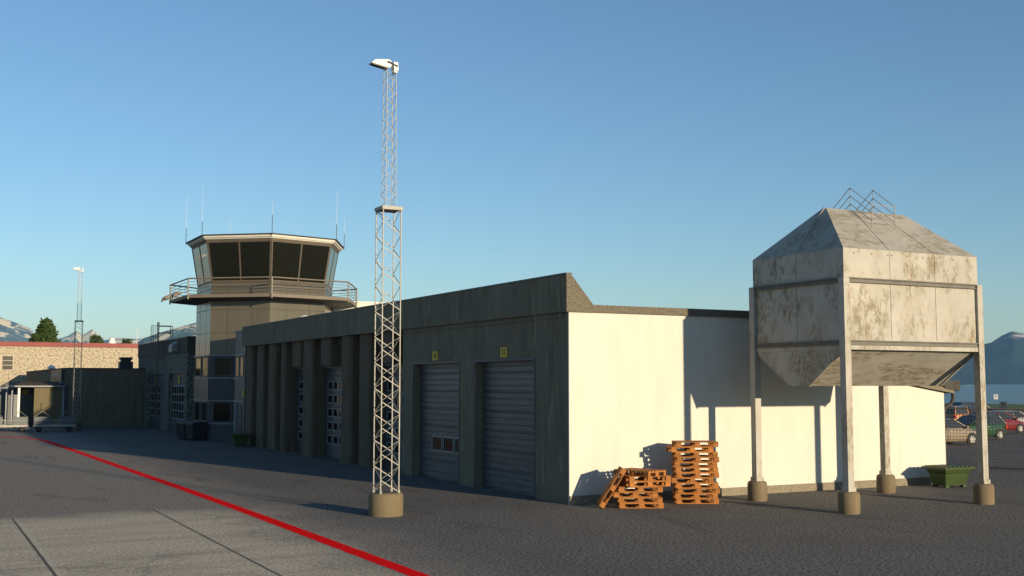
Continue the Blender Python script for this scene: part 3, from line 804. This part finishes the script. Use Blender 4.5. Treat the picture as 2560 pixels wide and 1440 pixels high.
mb = MB(); mb.lathe([(.42,0),(.42,.1),(.26,.56),(.24,.6)], 16); mb.build('cone', M['white_metal'], rv)
mb = MB(); mb.lathe([(.2,.6),(.28,.62),(.28,.66),(.05,.7)], 16); mb.build('cap', M['white_metal'], rv)
tm = thing('roof_antenna', 'thin pale rod antenna on the terminal roof end', 'antenna', (5.35,101.6,7.65))
mb = MB(); mb.tube((0,0,0),(0,0,1.75),.03,.02,6); mb.build('rod', M['white_metal'], tm)
mb = MB(); mb.box(-.12,.12,-.12,.12,0,.05); mb.build('base_plate', M['grey_metal'], tm)

# ------------------------------------------------------------------ lattice light masts
def make_mast(label, loc):
    t = thing('lattice_mast', label, 'light mast', loc, 0, 'lattice floodlight masts')
    mb = MB(); mb.lathe([(.445,0),(.45,.5),(.435,.55),(.40,.58),(.0001,.581)], 40); mb.build('pedestal', M['pedestal'], t)
    def section(z0, z1, hw0, hw1, nper, leg, brace, nm):
        mb = MB(); cs = [(-1,-1),(1,-1),(1,1),(-1,1)]
        for cx, cy in cs: mb.bar((cx*hw0,cy*hw0,z0),(cx*hw1,cy*hw1,z1), leg)
        for i in range(4):
            a = cs[i]; b_ = cs[(i+1) % 4]; n = Vector((a[0]+b_[0], a[1]+b_[1], 0)).normalized()
            m_ = nper*2
            for k in range(m_):
                za = z0+(z1-z0)*(k+.04)/m_; zb = z0+(z1-z0)*(k+.96)/m_
                wa = hw0+(hw1-hw0)*k/m_; wb = hw0+(hw1-hw0)*(k+1)/m_
                # zigzag bracing: bars that run down one way lie flat in the face, the others stand edge-on
                fl = (k if i in (0,2) else k+1) % 2
                p, q = (a, b_) if fl else (b_, a)
                flat = (fl == 0) if i in (0,3) else (fl == 1)
                P0 = (p[0]*wa,p[1]*wa,za); Q0 = (q[0]*wb,q[1]*wb,zb)
                if flat: mb.bar(P0, Q0, brace, .008, up=n)
                else: mb.bar(P0, Q0, .008, brace*.8, up=n)
        return mb.build(nm, M['steel'], t)
    section(.6, 7.96, .25, .25, 11, .027, .023, 'lower_lattice')
    mb = MB()
    for cx in (-1,1):
        for cy in (-1,1): mb.tube((cx*.25,cy*.25,.575),(cx*.25,cy*.25,.65),.04,n=8); mb.tube((cx*.25,cy*.25,.65),(cx*.25,cy*.25,.69),.026,n=6)
    mb.build('base_bolt', M['steel'], t)
    mb = MB(); mb.box(-.28,.28,-.28,.28,7.965,8.01); mb.box(-.29,.29,-.29,-.281,7.93,8.02); mb.box(-.29,.29,.281,.29,7.93,8.02); mb.box(-.29,-.281,-.281,.281,7.93,8.02); mb.box(.281,.29,-.281,.281,7.93,8.02)
    mb.build('platform', M['steel'], t)
    section(8.012, 11.74, .145, .125, 11, .015, .011, 'upper_lattice')
    # wedge shaped floodlight head facing -X
    hd = MB()
    prof = [(-.62,11.74),(-.60,11.83),(-.10,11.97),(.03,11.93),(.05,11.74),(-.05,11.70)]
    prof = [(-.57,11.83),(-.46,11.925),(-.11,11.97),(-.02,11.945),(.0,11.82),(-.06,11.745)]
    hd.prism(prof, 1, -.13, .13)
    h = hd.build('floodlight_head', M['white_metal'], t)
    mb = MB(); d0 = Vector((-.53,0,11.822)); d1 = Vector((-.12,0,11.755)); n = Vector((-.16,0,-.987))
    p = [d0+Vector((0,-.1,0)), d1+Vector((0,-.1,0)), d1+Vector((0,.1,0)), d0+Vector((0,.1,0))]
    mb.add([q+n*.004 for q in p]+[q+n*.02 for q in p], [(0,1,2,3),(7,6,5,4),(0,4,5,1),(1,5,6,2),(2,6,7,3),(3,7,4,0)]); mb.build('lens', M['lens'], h)
    mb = MB(); mb.prism([(.06,11.69),(.05,11.92),(.17,11.91),(.18,11.70)], 1, -.15, .06); mb.box(.07,.16,-.13,.04,11.64,11.689); mb.build('ballast_box', M['white_metal'], t)
    mb = MB(); mb.tube((-.1,-.165,11.90),(.13,-.175,11.81),.015,n=8); mb.tube((-.1,-.125,11.9),(-.1,-.185,11.9),.026,n=8); mb.tube((.13,-.145,11.81),(.13,-.19,11.81),.026,n=8); mb.build('bracket', M['dark_metal'], t)
    return t
mast = make_mast('tall lattice light mast on a round pedestal in front of the garage doors', (-5.52,-.01,0))
m2 = dup(mast, (-5.58,61.7,0), 0, 'farther lattice light mast standing by the low dark wall and the baggage carts')

# ------------------------------------------------------------------ silo on legs
si = thing('silo', 'weathered pale metal hopper silo standing on four legs beside the white wall', 'silo', (7.98,-3.4,0))
hx, hy = 2.575, 1.85
def quadmesh(name, vs, fs, mat, par): 
    mb = MB(); mb.add(vs, fs); return mb.build(name, mat, par)
mb = MB(); mb.box(-hx,hx,-hy,hy,4.42,7.03)
for x in (-.87,.86): mb.box(x-.012,x+.012,-hy-.012,-hy+.002,4.6,7.0)
for x in (-.87,.86): mb.box(x-.012,x+.012,hy-.002,hy+.012,4.6,7.0)
for y in (.0,): mb.box(-hx-.012,-hx+.002,y-.012,y+.012,4.6,7.0)
mb.build('box', M['silo'], si)
rx0, rx1, rz, ry = -1.46, 1.62, 8.42, .07
mb = MB()
vs = [(-hx,-hy,7.031),(hx,-hy,7.031),(hx,hy,7.031),(-hx,hy,7.031),(rx0,-ry,rz),(rx1,-ry,rz),(rx1,ry,rz),(rx0,ry,rz)]
mb.add(vs, [(3,2,1,0),(4,5,6,7),(0,1,5,4),(1,2,6,5),(2,3,7,6),(3,0,4,7)])
for t0, t1 in ((-.87,-.43),(.86,.54)):
    mb.bar((t0,-hy,7.035),(t1,-ry,rz+.004),.03,.02,up=(0,-.6,.8))
mb.bar((-hx,0,7.035),(rx0,0,rz),.06,.06,up=(-.78,0,.62))
mb.build('roof', M['silo_roof'], si)
# hopper
mb = MB(); zb = 3.33; y0, y1 = -.32-.08, .33
vs = [(-hx,-1.72,4.30),(hx,-1.72,4.30),(hx,1.72,4.30),(-hx,1.72,4.30),(-hx,y0,zb),(hx,y0,zb),(hx,y1,zb),(-hx,y1,zb)]
mb.add(vs, [(0,1,2,3),(7,6,5,4),(0,4,5,1),(1,5,6,2),(2,6,7,3),(3,7,4,0)])
mb.build('hopper', silo_mat('weathered_hopper_metal', (.5,2.0,1.2)), si)
mb = MB()
for x in (-hx+.03, hx-.03):
    mb.bar((x,-1.74,4.285),(x,y0-.02,zb-.012),.07,.03,up=(0,-.58,-.8)); mb.bar((x,1.74,4.285),(x,y1+.02,zb-.012),.07,.03,up=(0,.58,-.8))
mb.box(-hx-.02,hx+.02,-1.9,1.9,4.301,4.418)
mb.build('hopper_flange', M['silo_leg'], si)
mb = MB()
for z in (4.42, 6.1):
    for y, s_ in ((-hy,-1),(hy,1)):
        ya, yb = sorted((y, y+s_*.03)); mb.box(-hx+.13,hx-.13,ya,yb,z+.03,z+.1)
        ya, yb = sorted((y, y+s_*.075)); mb.box(-hx+.13,hx-.13,ya,yb,z+.101,z+.135); mb.box(-hx+.13,hx-.13,ya,yb,z,z+.029)
    for x, s_ in ((-hx,-1),(hx,1)):
        xa, xb = sorted((x, x+s_*.03)); mb.box(xa,xb,-hy+.13,hy-.13,z+.03,z+.1)
        xa, xb = sorted((x, x+s_*.075)); mb.box(xa,xb,-hy+.13,hy-.13,z+.101,z+.135); mb.box(xa,xb,-hy+.13,hy-.13,z,z+.029)
mb.build('band', M['silo_band'], si)
for x in (-2.56, 2.56):
    for y in (-1.83, 1.83):
        mb = MB(); mb.box(x-.105,x+.105,y-.105,y+.105,.68,6.22); mb.box(x-.109,x+.109,y-.109,y+.109,3.1,3.11); l_ = mb.build('leg', M['silo_leg'], si)
        mb = MB(); mb.box(x-.135,x+.135,y-.135,y+.135,.55,.685); mb.build('collar', M['silo_leg'], l_)
        mb = MB(); mb.lathe([(.275,0),(.285,.1),(.285,.47),(.265,.54),(.22,.57),(.0001,.575)], 32, (x,y,0)); mb.build('footing', M['pedestal'], l_)
# guard rail straddling the ridge
mb = MB()
for X in (-.45, .46):
    for dz in (0, -.235, -.47):
        pk = Vector((X,0,9.09+dz))
        mb.tube(pk, pk+Vector((0,-.83,-.61)), .012, n=6); mb.tube(pk, pk+Vector((0,.83,-.61)), .012, n=6)
    mb.tube((X,0,8.4),(X,0,9.09),.011,n=6)
    for y in (-.83,.83): mb.tube((X,y,7.75),(X,y,8.48),.011,n=6)
for y in (-.83,.83):
    for z in (8.48,8.245,8.01): mb.tube((-.45,y,z),(.46,y,z),.010,n=6)
mb.build('guard_rail', M['steel'], si)
# bolts along the box seams
mb = MB()
for x in (-2.2,-1.55,-.95,-.79,-.2,.4,.78,.94,1.6,2.2): mb.tube((x,-hy-.01,6.9),(x,-hy+.002,6.9),.022,n=6)
mb.build('bolt', M['silo_band'], si)

# ------------------------------------------------------------------ pallets
def make_pallet(label, loc, rz):
    t = thing('wooden_pallet', label, 'pallet', loc, rz, 'orange wooden pallets')
    mb = MB()
    for y, wd in ((-.3275,.145),(-.165,.1),(0,.145),(.165,.1),(.3275,.145)): mb.box(-.6,.6,y-wd/2,y+wd/2,.122,.144)
    for x in (-.5275,0,.5275): mb.box(x-.0725,x+.0725,-.4,.4,.1,.1215)
    mb.build('top_deck', M['pallet'], t)
    for y, wd in ((-.35,.1),(0,.145),(.35,.1)):
        mb = MB(); mb.box(-.6,.6,y-wd/2,y+wd/2,0,.022)
        for x, bw in ((-.5275,.145),(0,.145),(.5275,.145)): mb.box(x-bw/2,x+bw/2,y-wd/2,y+wd/2,.0225,.0995)
        mb.build('bearer', M['pallet'], t)
    return t
YA = R(-27.6)
ex = Vector((math.cos(YA), math.sin(YA))); ey = Vector((-math.sin(YA), math.cos(YA)))
c0 = Vector((2.80,-1.21)) + ex*.6 + ey*.4
words = ['bottom','second','third','fourth','fifth','sixth','seventh','eighth','ninth','tenth','eleventh','topmost']
# offsets read from bottom to top: shift along the front, extra turn
tall = [(.0,0.),(-.02,-1.),(.03,1.),(.0,-.6),(-.16,3.2),(.01,.8),(.0,-.8),(-.03,-.6),(.02,1.),(-.01,-.8),(-.16,3.4),(.0,1.2)]
pal0 = None
for i, (dx, da) in enumerate(tall):
    lab = 'orange pallet, %s from the ground in the tall twelve pallet stack' % words[i]
    if i == 0: lab = 'orange pallet at the very bottom of the tall twelve pallet stack'
    if i == 11: lab = 'topmost orange pallet of the tall twelve pallet stack'
    if i in (4, 10): lab = lab.replace('in the tall', 'and pushed out sideways in the tall').replace('orange pallet, ', 'orange pallet, ')
    c = c0 + ex*dx + ey*random.uniform(-.015,.015)
    if pal0 is None: pal0 = make_pallet(lab, (c.x,c.y,.002), YA+R(da))
    else: dup(pal0, (c.x,c.y,.002+i*.1452), YA+R(da), lab)
c1 = Vector((.735,-1.44)) + ex*.6 + ey*.4
short = [(0.,0,0.),(-.03,.01,0.),(-.17,.03,2.),(-.02,0,0.),(.13,.02,16.),(.15,.0,13.),(.0,.04,-44.)]
sw = ['at the very bottom of the low untidy stack','second from the ground in the low untidy stack','third from the ground and pushed out sideways in the low untidy stack','fourth from the ground, squarely under the turned ones of the low stack','fifth from the ground, slightly turned in the low untidy stack','sixth from the ground, just under the top one of the low stack','topmost and turned cornerwise on the low untidy stack']
for i, (dx, dy, da) in enumerate(short):
    c = c1 + ex*dx + ey*dy
    dup(pal0, (c.x,c.y,.002+i*.1452), YA+R(da), 'orange pallet ' + sw[i])
ln = dup(pal0, (0,0,0), 0, 'orange pallet leaning on edge against the low untidy stack')
# leaning: long side tilted 58 degrees in the plane of the stack front
th = R(58)
X3 = Vector((ex.x*math.cos(th), ex.y*math.cos(th), math.sin(th)))
Z3 = Vector((-ex.x*math.sin(th), -ex.y*math.sin(th), math.cos(th)))
Y3 = Z3.cross(X3)
base = Vector((.30,-1.30,.004)) + X3*.6 + Y3*.4
ln.matrix_world = Matrix(((X3.x,Y3.x,Z3.x,base.x),(X3.y,Y3.y,Z3.y,base.y),(X3.z,Y3.z,Z3.z,base.z),(0,0,0,1)))

# ------------------------------------------------------------------ grit bins
def make_bin(label, loc, rz, mat):
    t = thing('grit_bin', label, 'grit bin', loc, rz, 'green grit bins')
    mb = MB()
    rings = [(.46,.30,.075),(.47,.31,.12),(.53,.37,.40),(.535,.375,.44),(.60,.44,.56),(.605,.445,.60)]
    vs = []
    def rr(hx, hy, z, c=.06, n=4):
        o = []
        for qx, qy, a0 in ((1,1,0),(-1,1,90),(-1,-1,180),(1,-1,270)):
            for k in range(n+1):
                a = R(a0+90*k/n); o.append((qx*(hx-c)+c*math.cos(a), qy*(hy-c)+c*math.sin(a), z))
        return o
    m_ = 20
    for h in rings: vs += rr(*h)
    mb.add(vs, [(i*m_+k, i*m_+(k+1) % m_, (i+1)*m_+(k+1) % m_, (i+1)*m_+k) for i in range(len(rings)-1) for k in range(m_)], 0, False)
    mb.add(vs[:m_], [tuple(range(m_))]); mb.add(vs[-m_:], [tuple(range(m_))])
    for x in (-.38,.38):
        for y in (-.23,.23): mb.box(x-.07,x+.07,y-.07,y+.07,0,.08)
    mb.build('tub', mat, t)
    mb = MB(); lv = []
    lr = [(.68,.52,.60),(.70,.54,.615),(.70,.54,.655),(.67,.51,.675)]
    for h in lr: lv += rr(*h)
    mb.add(lv, [(i*m_+k, i*m_+(k+1) % m_, (i+1)*m_+(k+1) % m_, (i+1)*m_+k) for i in range(3) for k in range(m_)])
    mb.add(lv[:m_], [tuple(range(m_))]); mb.add(lv[-m_:], [tuple(range(m_))])
    for k in range(7): x = -.54+k*.18; mb.box(x-.045,x+.045,-.44,.46,.676,.70)
    mb.build('lid', mat, t)
    return t
gb = make_bin('green plastic grit bin with ribbed lid at the far end of the white wall', (13.95,-1.03,0), R(-3), M['bin_green'])
dup(gb, (-.62,33.6,0), R(78), 'green grit bin in shade at the foot of the first garage pillar')
# dark wheeled bins beside the tower
wb0 = None
for i, (x, y, rz, lab) in enumerate(((-1.45,43.7,85,'dark wheeled bin farthest from the garage beside the tower'),(-1.5,42.4,92,'middle dark wheeled bin of the row beside the tower'),(-1.35,41.1,100,'dark wheeled bin nearest the garage beside the tower'))):
    if wb0 is None:
        wb0 = thing('wheeled_bin', lab, 'bin', (x,y,0), R(rz), 'dark wheeled bins beside the tower')
        mb = MB(); v0 = [(-.5,-.38,.12),(.5,-.38,.12),(.5,.38,.12),(-.5,.38,.12)]; v1 = [(-.58,-.45,1.0),(.58,-.45,1.0),(.58,.45,1.0),(-.58,.45,1.0)]
        mb.add(v0+v1, [(0,3,2,1),(4,5,6,7),(0,1,5,4),(1,2,6,5),(2,3,7,6),(3,0,4,7)])
        for k in range(4): mb.bar((-.42+k*.28,-.39,.14),(-.46+k*.31,-.455,.95),.05)
        for k in range(4): mb.bar((-.42+k*.28,.39,.14),(-.46+k*.31,.455,.95),.05)
        mb.build('body', M['dark_metal'], wb0)
        mb = MB(); mb.prism([(-.49,1.002),(-.49,1.06),(.0,1.13),(.49,1.06),(.49,1.002)], 0, -.62, .62); mb.build('lid', M['dark_metal'], wb0)
        for xx in (-.42,.42):
            for yy in (-.3,.3):
                mb = MB(); mb.tube((xx,yy-.03,.075),(xx,yy+.03,.075),.075,n=12); mb.build('wheel', M['rubber'], wb0)
    else: dup(wb0, (x,y,0), R(rz), lab)

# ------------------------------------------------------------------ baggage carts
sheet = pm('blue_grey_sheet', (.095,.115,.12), (.07,.085,.09), 1.5, .5)
def make_cart(label, loc, rz):
    t = thing('baggage_cart', label, 'baggage cart', loc, rz, 'baggage carts in front of the shed')
    mb = MB(); mb.box(-1.35,1.35,-.7,.7,.40,.47); mb.box(-1.36,1.36,-.74,-.701,.36,.50); mb.box(-1.36,1.36,.701,.74,.36,.50)
    for x in (-1.0,1.0): mb.bar((x,-.6,.28),(x,.6,.28),.07)
    for x in (-1.0,1.0):
        for y in (-.45,.45): mb.bar((x,y,.28),(x,y,.4),.08)
    mb.bar((-1.35,0,.33),(-2.0,0,.2),.05)
    mb.build('chassis', M['steel'], t)
    for x0, x1 in ((-1.3,-.28),(.36,1.3)):
        for y in (-.69,):
            mb = MB(); mb.box(x0,x1,y-.012,y+.012,.505,1.06); mb.build('side_panel', sheet, t)
    for x in (-1.33,1.33):
        mb = MB(); mb.box(x-.012,x+.012,-.66,.66,.505,1.06); mb.build('end_panel', sheet, t)
    mb = MB()
    mb.tube((-1.3,-.69,.82),(1.3,-.69,.82),.018,n=6); mb.tube((-1.3,.69,.82),(1.3,.69,.82),.018,n=6)
    for k in range(9):
        x = -.25+k*.075; mb.tube((x,-.69,.5),(x,-.69,.82),.008,n=5)
    for k in range(14):
        x = -1.2+k*.18; mb.tube((x,.69,.5),(x,.69,.82),.008,n=5)
    mb.build('side_rail', M['steel'], t)
    mb = MB()
    for a, b_ in ((-1.3,-.28),(.36,1.3)):
        mid = (a+b_)/2; mb.path([(a,-.66,1.06),(mid,-.3,1.43),(b_,.2,1.06)], .013, 5); mb.path([(a,.66,.5),(a,.66,1.06),(mid,.3,1.43)], .013, 5)
    mb.build('hoop', M['steel'], t)
    for x in (-1.0,1.0):
        for y in (-.6,.6):
            mb = MB(); mb.lathe([(.10,-.05),(.17,-.05),(.19,-.03),(.19,.03),(.17,.05),(.10,.05)], 18)
            w_ = mb.build('wheel', M['rubber'], t); w_.rotation_euler = (R(90),0,0); w_.location = (x,y,.19)
            mb = MB(); mb.lathe([(.02,-.055),(.1,-.045),(.1,.045),(.02,.055)], 14); mb.build('hub', M['grey_metal'], w_)
    return t
cart = make_cart('baggage cart with two upright side panels, nearer the lattice mast', (-7.42,58.3,0), R(-4))
dup(cart, (-10.45,58.9,0), R(-2), 'baggage cart partly cut by the photo edge, in front of the white posts')

# ------------------------------------------------------------------ mesh fence
F0 = Vector((19.2,8.6)); F1 = Vector((25.8,-4.25)); FH = 2.42
fd = (F1-F0).normalized(); fl = (F1-F0).length
fe = thing('mesh_fence', 'dark wire mesh fence with brown rails in front of the parked cars', 'fence', (F0.x,F0.y,0), math.atan2(fd.y, fd.x))
mb = MB()
n = int(fl/.125)
for k in range(n+1): mb.bar((k*.125,0,.12),(k*.125,0,FH-.06),.013,.013)
for k in range(19): mb.bar((0,.006,.14+k*.125),(fl,.006,.14+k*.125),.013,.013)
mesh_m = pm('fence_wire', (.075,.075,.085), (.06,.06,.07), 5, .5)
mb.build('wire_mesh', mesh_m, fe)
mb = MB(); mb.tube((0,0,FH-.03),(fl,0,FH-.03),.03,n=8); mb.build('top_rail', M['rail'], fe)
mb = MB(); mb.tube((0,0,.1),(fl,0,.1),.03,n=8); mb.build('bottom_rail', M['rail'], fe)
for k in (0, 1):
    mb = MB(); mb.tube((k*fl,0,0),(k*fl,0,FH+.02),.04,n=10); mb.build('post', M['rail'], fe)

# ------------------------------------------------------------------ cars
def paint(name, c, rough=.3):
    m, nt, b = newmat(name); b.inputs['Base Color'].default_value = (*c,1); b.inputs['Roughness'].default_value = rough
    b.inputs['Coat Weight'].default_value = .5; b.inputs['Coat Roughness'].default_value = .08
    nt.links.new(mix(nt, ramp(nt, noi(nt, coords(nt), 2., 3), [(.4,0.),(.8,.25)]), c, tuple(x*.75 for x in c)), b.inputs['Base Color'])
    return m
M['car_glass'] = glassy('car_glass', (.03,.034,.036), .06, .6)
M['rim'] = pm('alloy', (.55,.53,.49), None, 6, .35, metal=.3)
M['lampred'] = glassy('tail_lamp', (.35,.03,.015), .2); M['lampclear'] = glassy('head_lamp', (.6,.58,.52), .1)
def make_car(label, pos, rz, col, kind='hatch', L=4.0, Hh=1.46, group='cars in the car park beyond the fence'):
    t = thing('parked_car', label, 'car', (pos[0],pos[1],0), R(rz), group)
    fx_ = L/4.06; k = Hh/1.46
    st = [(-2.0,.38,.80,.66),(-1.93,.27,.94,.76),(-1.55,.22,.97,.82),(-.6,.2,.95,.845),(.3,.2,.93,.845),(.95,.2,.92,.83),(1.25,.21,.88,.82),(1.65,.23,.80,.79),(1.92,.28,.70,.73),(2.04,.36,.58,.62)]
    roof = dict(hatch=((-1.93,-1.45),(.15,1.12)), suv=((-1.98,-1.75),(.25,1.05)), estate=((-1.95,-1.7),(.05,1.05)), van=((-1.99,-1.9),(.75,1.35)))[kind]
    mb = MB(); vs = []
    for x, zb, zt, hw in st:
        if kind in ('van',) and x > 1.2: zt += .1
        zt *= k; x *= fx_; h = zt-zb
        vs += [(x,-hw*.9,zb),(x,-hw,zb+h*.25),(x,-hw,zb+h*.6),(x,-hw*.965,zt-.07),(x,-hw*.88,zt),(x,-hw*.4,zt+.03),
               (x,hw*.4,zt+.03),(x,hw*.88,zt),(x,hw*.965,zt-.07),(x,hw,zb+h*.6),(x,hw,zb+h*.25),(x,hw*.9,zb)]
    n = 12
    mb.add(vs, [(i*n+q, i*n+(q+1) % n, (i+1)*n+(q+1) % n, (i+1)*n+q) for i in range(len(st)-1) for q in range(n)] + [tuple(range(n))[::-1], tuple(range((len(st)-1)*n, len(st)*n))], 0, True)
    body = mb.build('body', col, t)
    # greenhouse
    zb = .93*k; zt = Hh; (rb, rt), (ft, fb) = roof
    rb, rt, ft, fb = rb*fx_+.02, rt*fx_, ft*fx_, fb*fx_
    lo, hi = .775, .60
    b4 = [(rb,-lo*.95,zb),(fb,-lo*.96,zb),(fb,lo*.96,zb),(rb,lo*.95,zb)]; t4 = [(rt,-hi,zt-.03),(ft,-hi,zt-.03),(ft,hi,zt-.03),(rt,hi,zt-.03)]
    mb = MB(); mb.add(b4+t4, [(0,3,2,1),(4,5,6,7),(0,1,5,4),(1,2,6,5),(2,3,7,6),(3,0,4,7)]); mb.build('glazing', M['car_glass'], t)
    mb = MB(); xs = [rt-.05, rt+.1, (rt+ft)/2, ft-.15, ft+.04]; zz = [zt-.035, zt-.005, zt+.015, zt-.002, zt-.035]; rv_ = []
    for x, z in zip(xs, zz): rv_ += [(x,-hi-.02,z-.045),(x,-hi*.8,z),(x,0,z+.02),(x,hi*.8,z),(x,hi+.02,z-.045)]
    mb.add(rv_, [(i*5+q, i*5+q+1, (i+1)*5+q+1, (i+1)*5+q) for i in range(4) for q in range(4)], 0, True)
    for s_ in (-1,1):
        for (xb, xt) in ((rb,rt),(fb,ft)): mb.bar((xb,s_*lo*.955,zb),(xt,s_*(hi+.008),zt-.035),.085,.05)
        xm = (rb+fb)/2-.02; mb.bar((xm,s_*lo*.965,zb),((rt+ft)/2,s_*(hi+.012),zt-.04),.08,.03)
        mb.bar((rb,s_*lo*.965,zb),(fb,s_*lo*.965,zb),.03,.03)
    mb.build('roof', col, t)
    wr = .315*max(1, k*.97)
    for x in (-1.27*fx_, 1.28*fx_):
        for s_ in (-1,1):
            mb = MB(); mb.tube((x,s_*.80,wr*1.02),(x,s_*.853,wr*1.02),wr*1.17,n=24); ar = mb.build('wheel_arch', M['black'], t)
            mb = MB(); mb.lathe([(wr*.6,-.1),(wr*.93,-.1),(wr,-.07),(wr,.07),(wr*.93,.1),(wr*.62,.1),(wr*.6,.05)], 26); wl_ = mb.build('wheel', M['rubber'], t)
            wl_.rotation_euler = (R(90)*-s_ if s_ > 0 else R(90),0,0); wl_.location = (x,s_*.77,wr)
            mb = MB(); rr_ = wr*.66
            mb.lathe([(rr_*.97,.06),(rr_,.1),(rr_*.9,.102),(rr_*.86,.07)], 26)
            for q in range(6):
                a = 2*PI*q/6; mb.bar((0,0,.09),(rr_*.92*math.cos(a),rr_*.92*math.sin(a),.092),.075,.02,up=(0,0,1))
            mb.tube((0,0,.05),(0,0,.108),.05,n=10); mb.build('rim', M['rim'], wl_)
    for s_ in (-1,1):
        mb = MB(); mb.prism([(1.74*fx_,.66*k),(1.97*fx_,.60*k),(2.015*fx_,.52*k),(1.84*fx_,.54*k)], 1, s_*.50, s_*.755); mb.build('headlight', M['lampclear'], t)
        mb = MB(); mb.prism([(-1.8*fx_,.86*k),(-1.985*fx_,.86*k),(-2.02*fx_,.66*k),(-1.88*fx_,.64*k)], 1, s_*.58, s_*.80); mb.build('tail_light', M['lampred'], t)
        mb = MB(); mb.box(.78*fx_,.92*fx_,min(s_*.85,s_*.98),max(s_*.85,s_*.98),.93*k,1.06*k); mb.build('mirror', col, t)
        mb = MB()
        for x in (-.28,.62): mb.bar((x*fx_-.1,s_*.852,.80*k),(x*fx_+.06,s_*.852,.80*k),.02,.03)
        mb.build('door_handle', M['rim'], t)
    mb = MB(); mb.box(2.0*fx_,2.05*fx_,-.26,.26,.40*k,.50*k); mb.build('number_plate', M['white_metal'], t)
    return t
make_car('grey-beige hatchback half hidden by the end of the white wall', (34.5,17.3), -3, paint('beige_paint', (.25,.20,.135)), 'hatch', 4.0, 1.46)
make_car('green hatchback, its tail towards the red car, partly behind the silo leg', (40.62,20.4), 178, paint('green_paint', (.022,.062,.02)), 'hatch', 4.0, 1.50)
make_car('dark red hatchback with silver wheels behind the green car', (49.8,26.2), -2, paint('red_paint', (.17,.012,.012)), 'hatch', 4.05, 1.46)
make_car('orange van tail showing behind the green car', (55.9,36.3), 90, paint('orange_paint', (.50,.20,.05)), 'van', 4.0, 1.62)
make_car('dark blue sport utility car, tallest roof in the back row', (63.6,39.6), -8, paint('navy_paint', (.03,.035,.055)), 'suv', 4.6, 1.84)
make_car('cream white car at the photo edge beyond the red one', (55.2,29.3), -6, paint('cream_paint', (.36,.34,.29)), 'hatch', 3.8, 1.40)
make_car('dark estate car between the orange van and the tall dark blue one', (58.6,37.2), 90, paint('charcoal_paint', (.04,.042,.045)), 'estate', 4.3, 1.60)

# ------------------------------------------------------------------ signs in the car park
ps = thing('parking_sign', 'dark square sign with a black P standing in the car park', 'sign', (34.7,13.47,0), R(-50))
mb = MB(); mb.tube((0,.03,0),(0,.03,2.42),.018,n=8); mb.build('post', M['dark_metal'], ps)
mb = MB(); mb.box(-.18,.18,-.012,.012,2.1,2.44); mb.build('plate', pm('slate_plate', (.05,.065,.085), None, 4, .5), ps)
text_mesh('lettering', 'P', .3, M['black'], ps, (0,-.017,2.265), (1,0,0), sx=.9)
ws = thing('notice_sign', 'small white notice on a thin post seen against the water', 'sign', (34.25,13.55,0), R(-50))
mb = MB(); mb.tube((0,.03,0),(0,.03,2.8),.008,n=6); mb.build('post', M['grey_metal'], ws)
mb = MB(); mb.box(-.105,.105,-.01,.01,2.57,2.83); mb.build('plate', M['white_metal'], ws)
text_mesh('lettering', '?', .14, M['pane_red'], ws, (0,-.014,2.72), (1,0,0))

# ------------------------------------------------------------------ trees
def leaf_mat(name, c1, c2):
    m, nt, b = newmat(name); b.inputs['Roughness'].default_value = .9; b.inputs['Specular IOR Level'].default_value = .15
    nt.links.new(ramp(nt, noi(nt, coords(nt), 1.1, 4), [(.35,c1),(.65,c2)]), b.inputs['Base Color']); return m
M['leaf'] = leaf_mat('dark_needles', (.03,.055,.014), (.055,.085,.022))
def make_tree(label, loc, Ht, Wd, shape, seed):
    rnd = random.Random(seed)
    t = thing('conifer_tree' if shape == 'cone' else 'bushy_tree', label, 'tree', loc)
    mb = MB(); mb.tube((0,0,0),(0,0,Ht*.9),.16*Ht/8,.03,10)
    for k in range(14):
        z = Ht*(.25+.045*k); a = rnd.random()*2*PI; l = Wd*.38*(1-z/Ht)+.2
        mb.tube((0,0,z),(l*math.cos(a),l*math.sin(a),z+.3*l),.04,.012,5)
    mb.build('trunk', M['bark'], t)
    mb = MB()
    # leaf clumps arranged on boughs
    nb = 260 if shape == 'cone' else 240
    for k in range(nb):
        q = rnd.random()**.8
        if shape == 'cone':
            z = Ht*(.10+.88*q); rad = Wd/2*min(1, (1.03-q)*1.7)**.8*(.45+.62*rnd.random())
        else:
            z = Ht*(.35+.62*q); rad = Wd/2*math.sqrt(max(.03,1-(2*q-.8)**2*.6))*(.55+.5*rnd.random())
        a = rnd.random()*2*PI; c = Vector((rad*math.cos(a)*.8, rad*math.sin(a)*.8, z)); cr = Wd*.085*(.7+.7*rnd.random())
        for j in range(26):
            d = Vector((rnd.gauss(0,1),rnd.gauss(0,1),rnd.gauss(0,.7))).normalized()*cr*rnd.random()**.4
            p = c+d; s_ = Wd*.026*(.6+rnd.random())
            u = Vector((rnd.gauss(0,1),rnd.gauss(0,1),rnd.gauss(0,1))).normalized(); v_ = u.orthogonal().normalized()
            mb.add([p-u*s_-v_*s_*.5, p+u*s_-v_*s_*.5, p+u*s_+v_*s_*.5, p-u*s_+v_*s_*.5], [(0,1,2,3)])
    mb.build('crown', M['leaf'], t, fixn=False)
    return t
make_tree('large dark conifer rising behind the red roof fascia', (-.85,134,0), 11.7, 6.6, 'cone', 3)
make_tree('small bushy tree top between the lattice mast and the white cowl', (5.1,131,0), 9.9, 3.0, 'round', 5)
make_tree('smallest bushy tree top between the white cowl and the rod antenna', (8.7,129,0), 9.45, 2.6, 'round', 8)
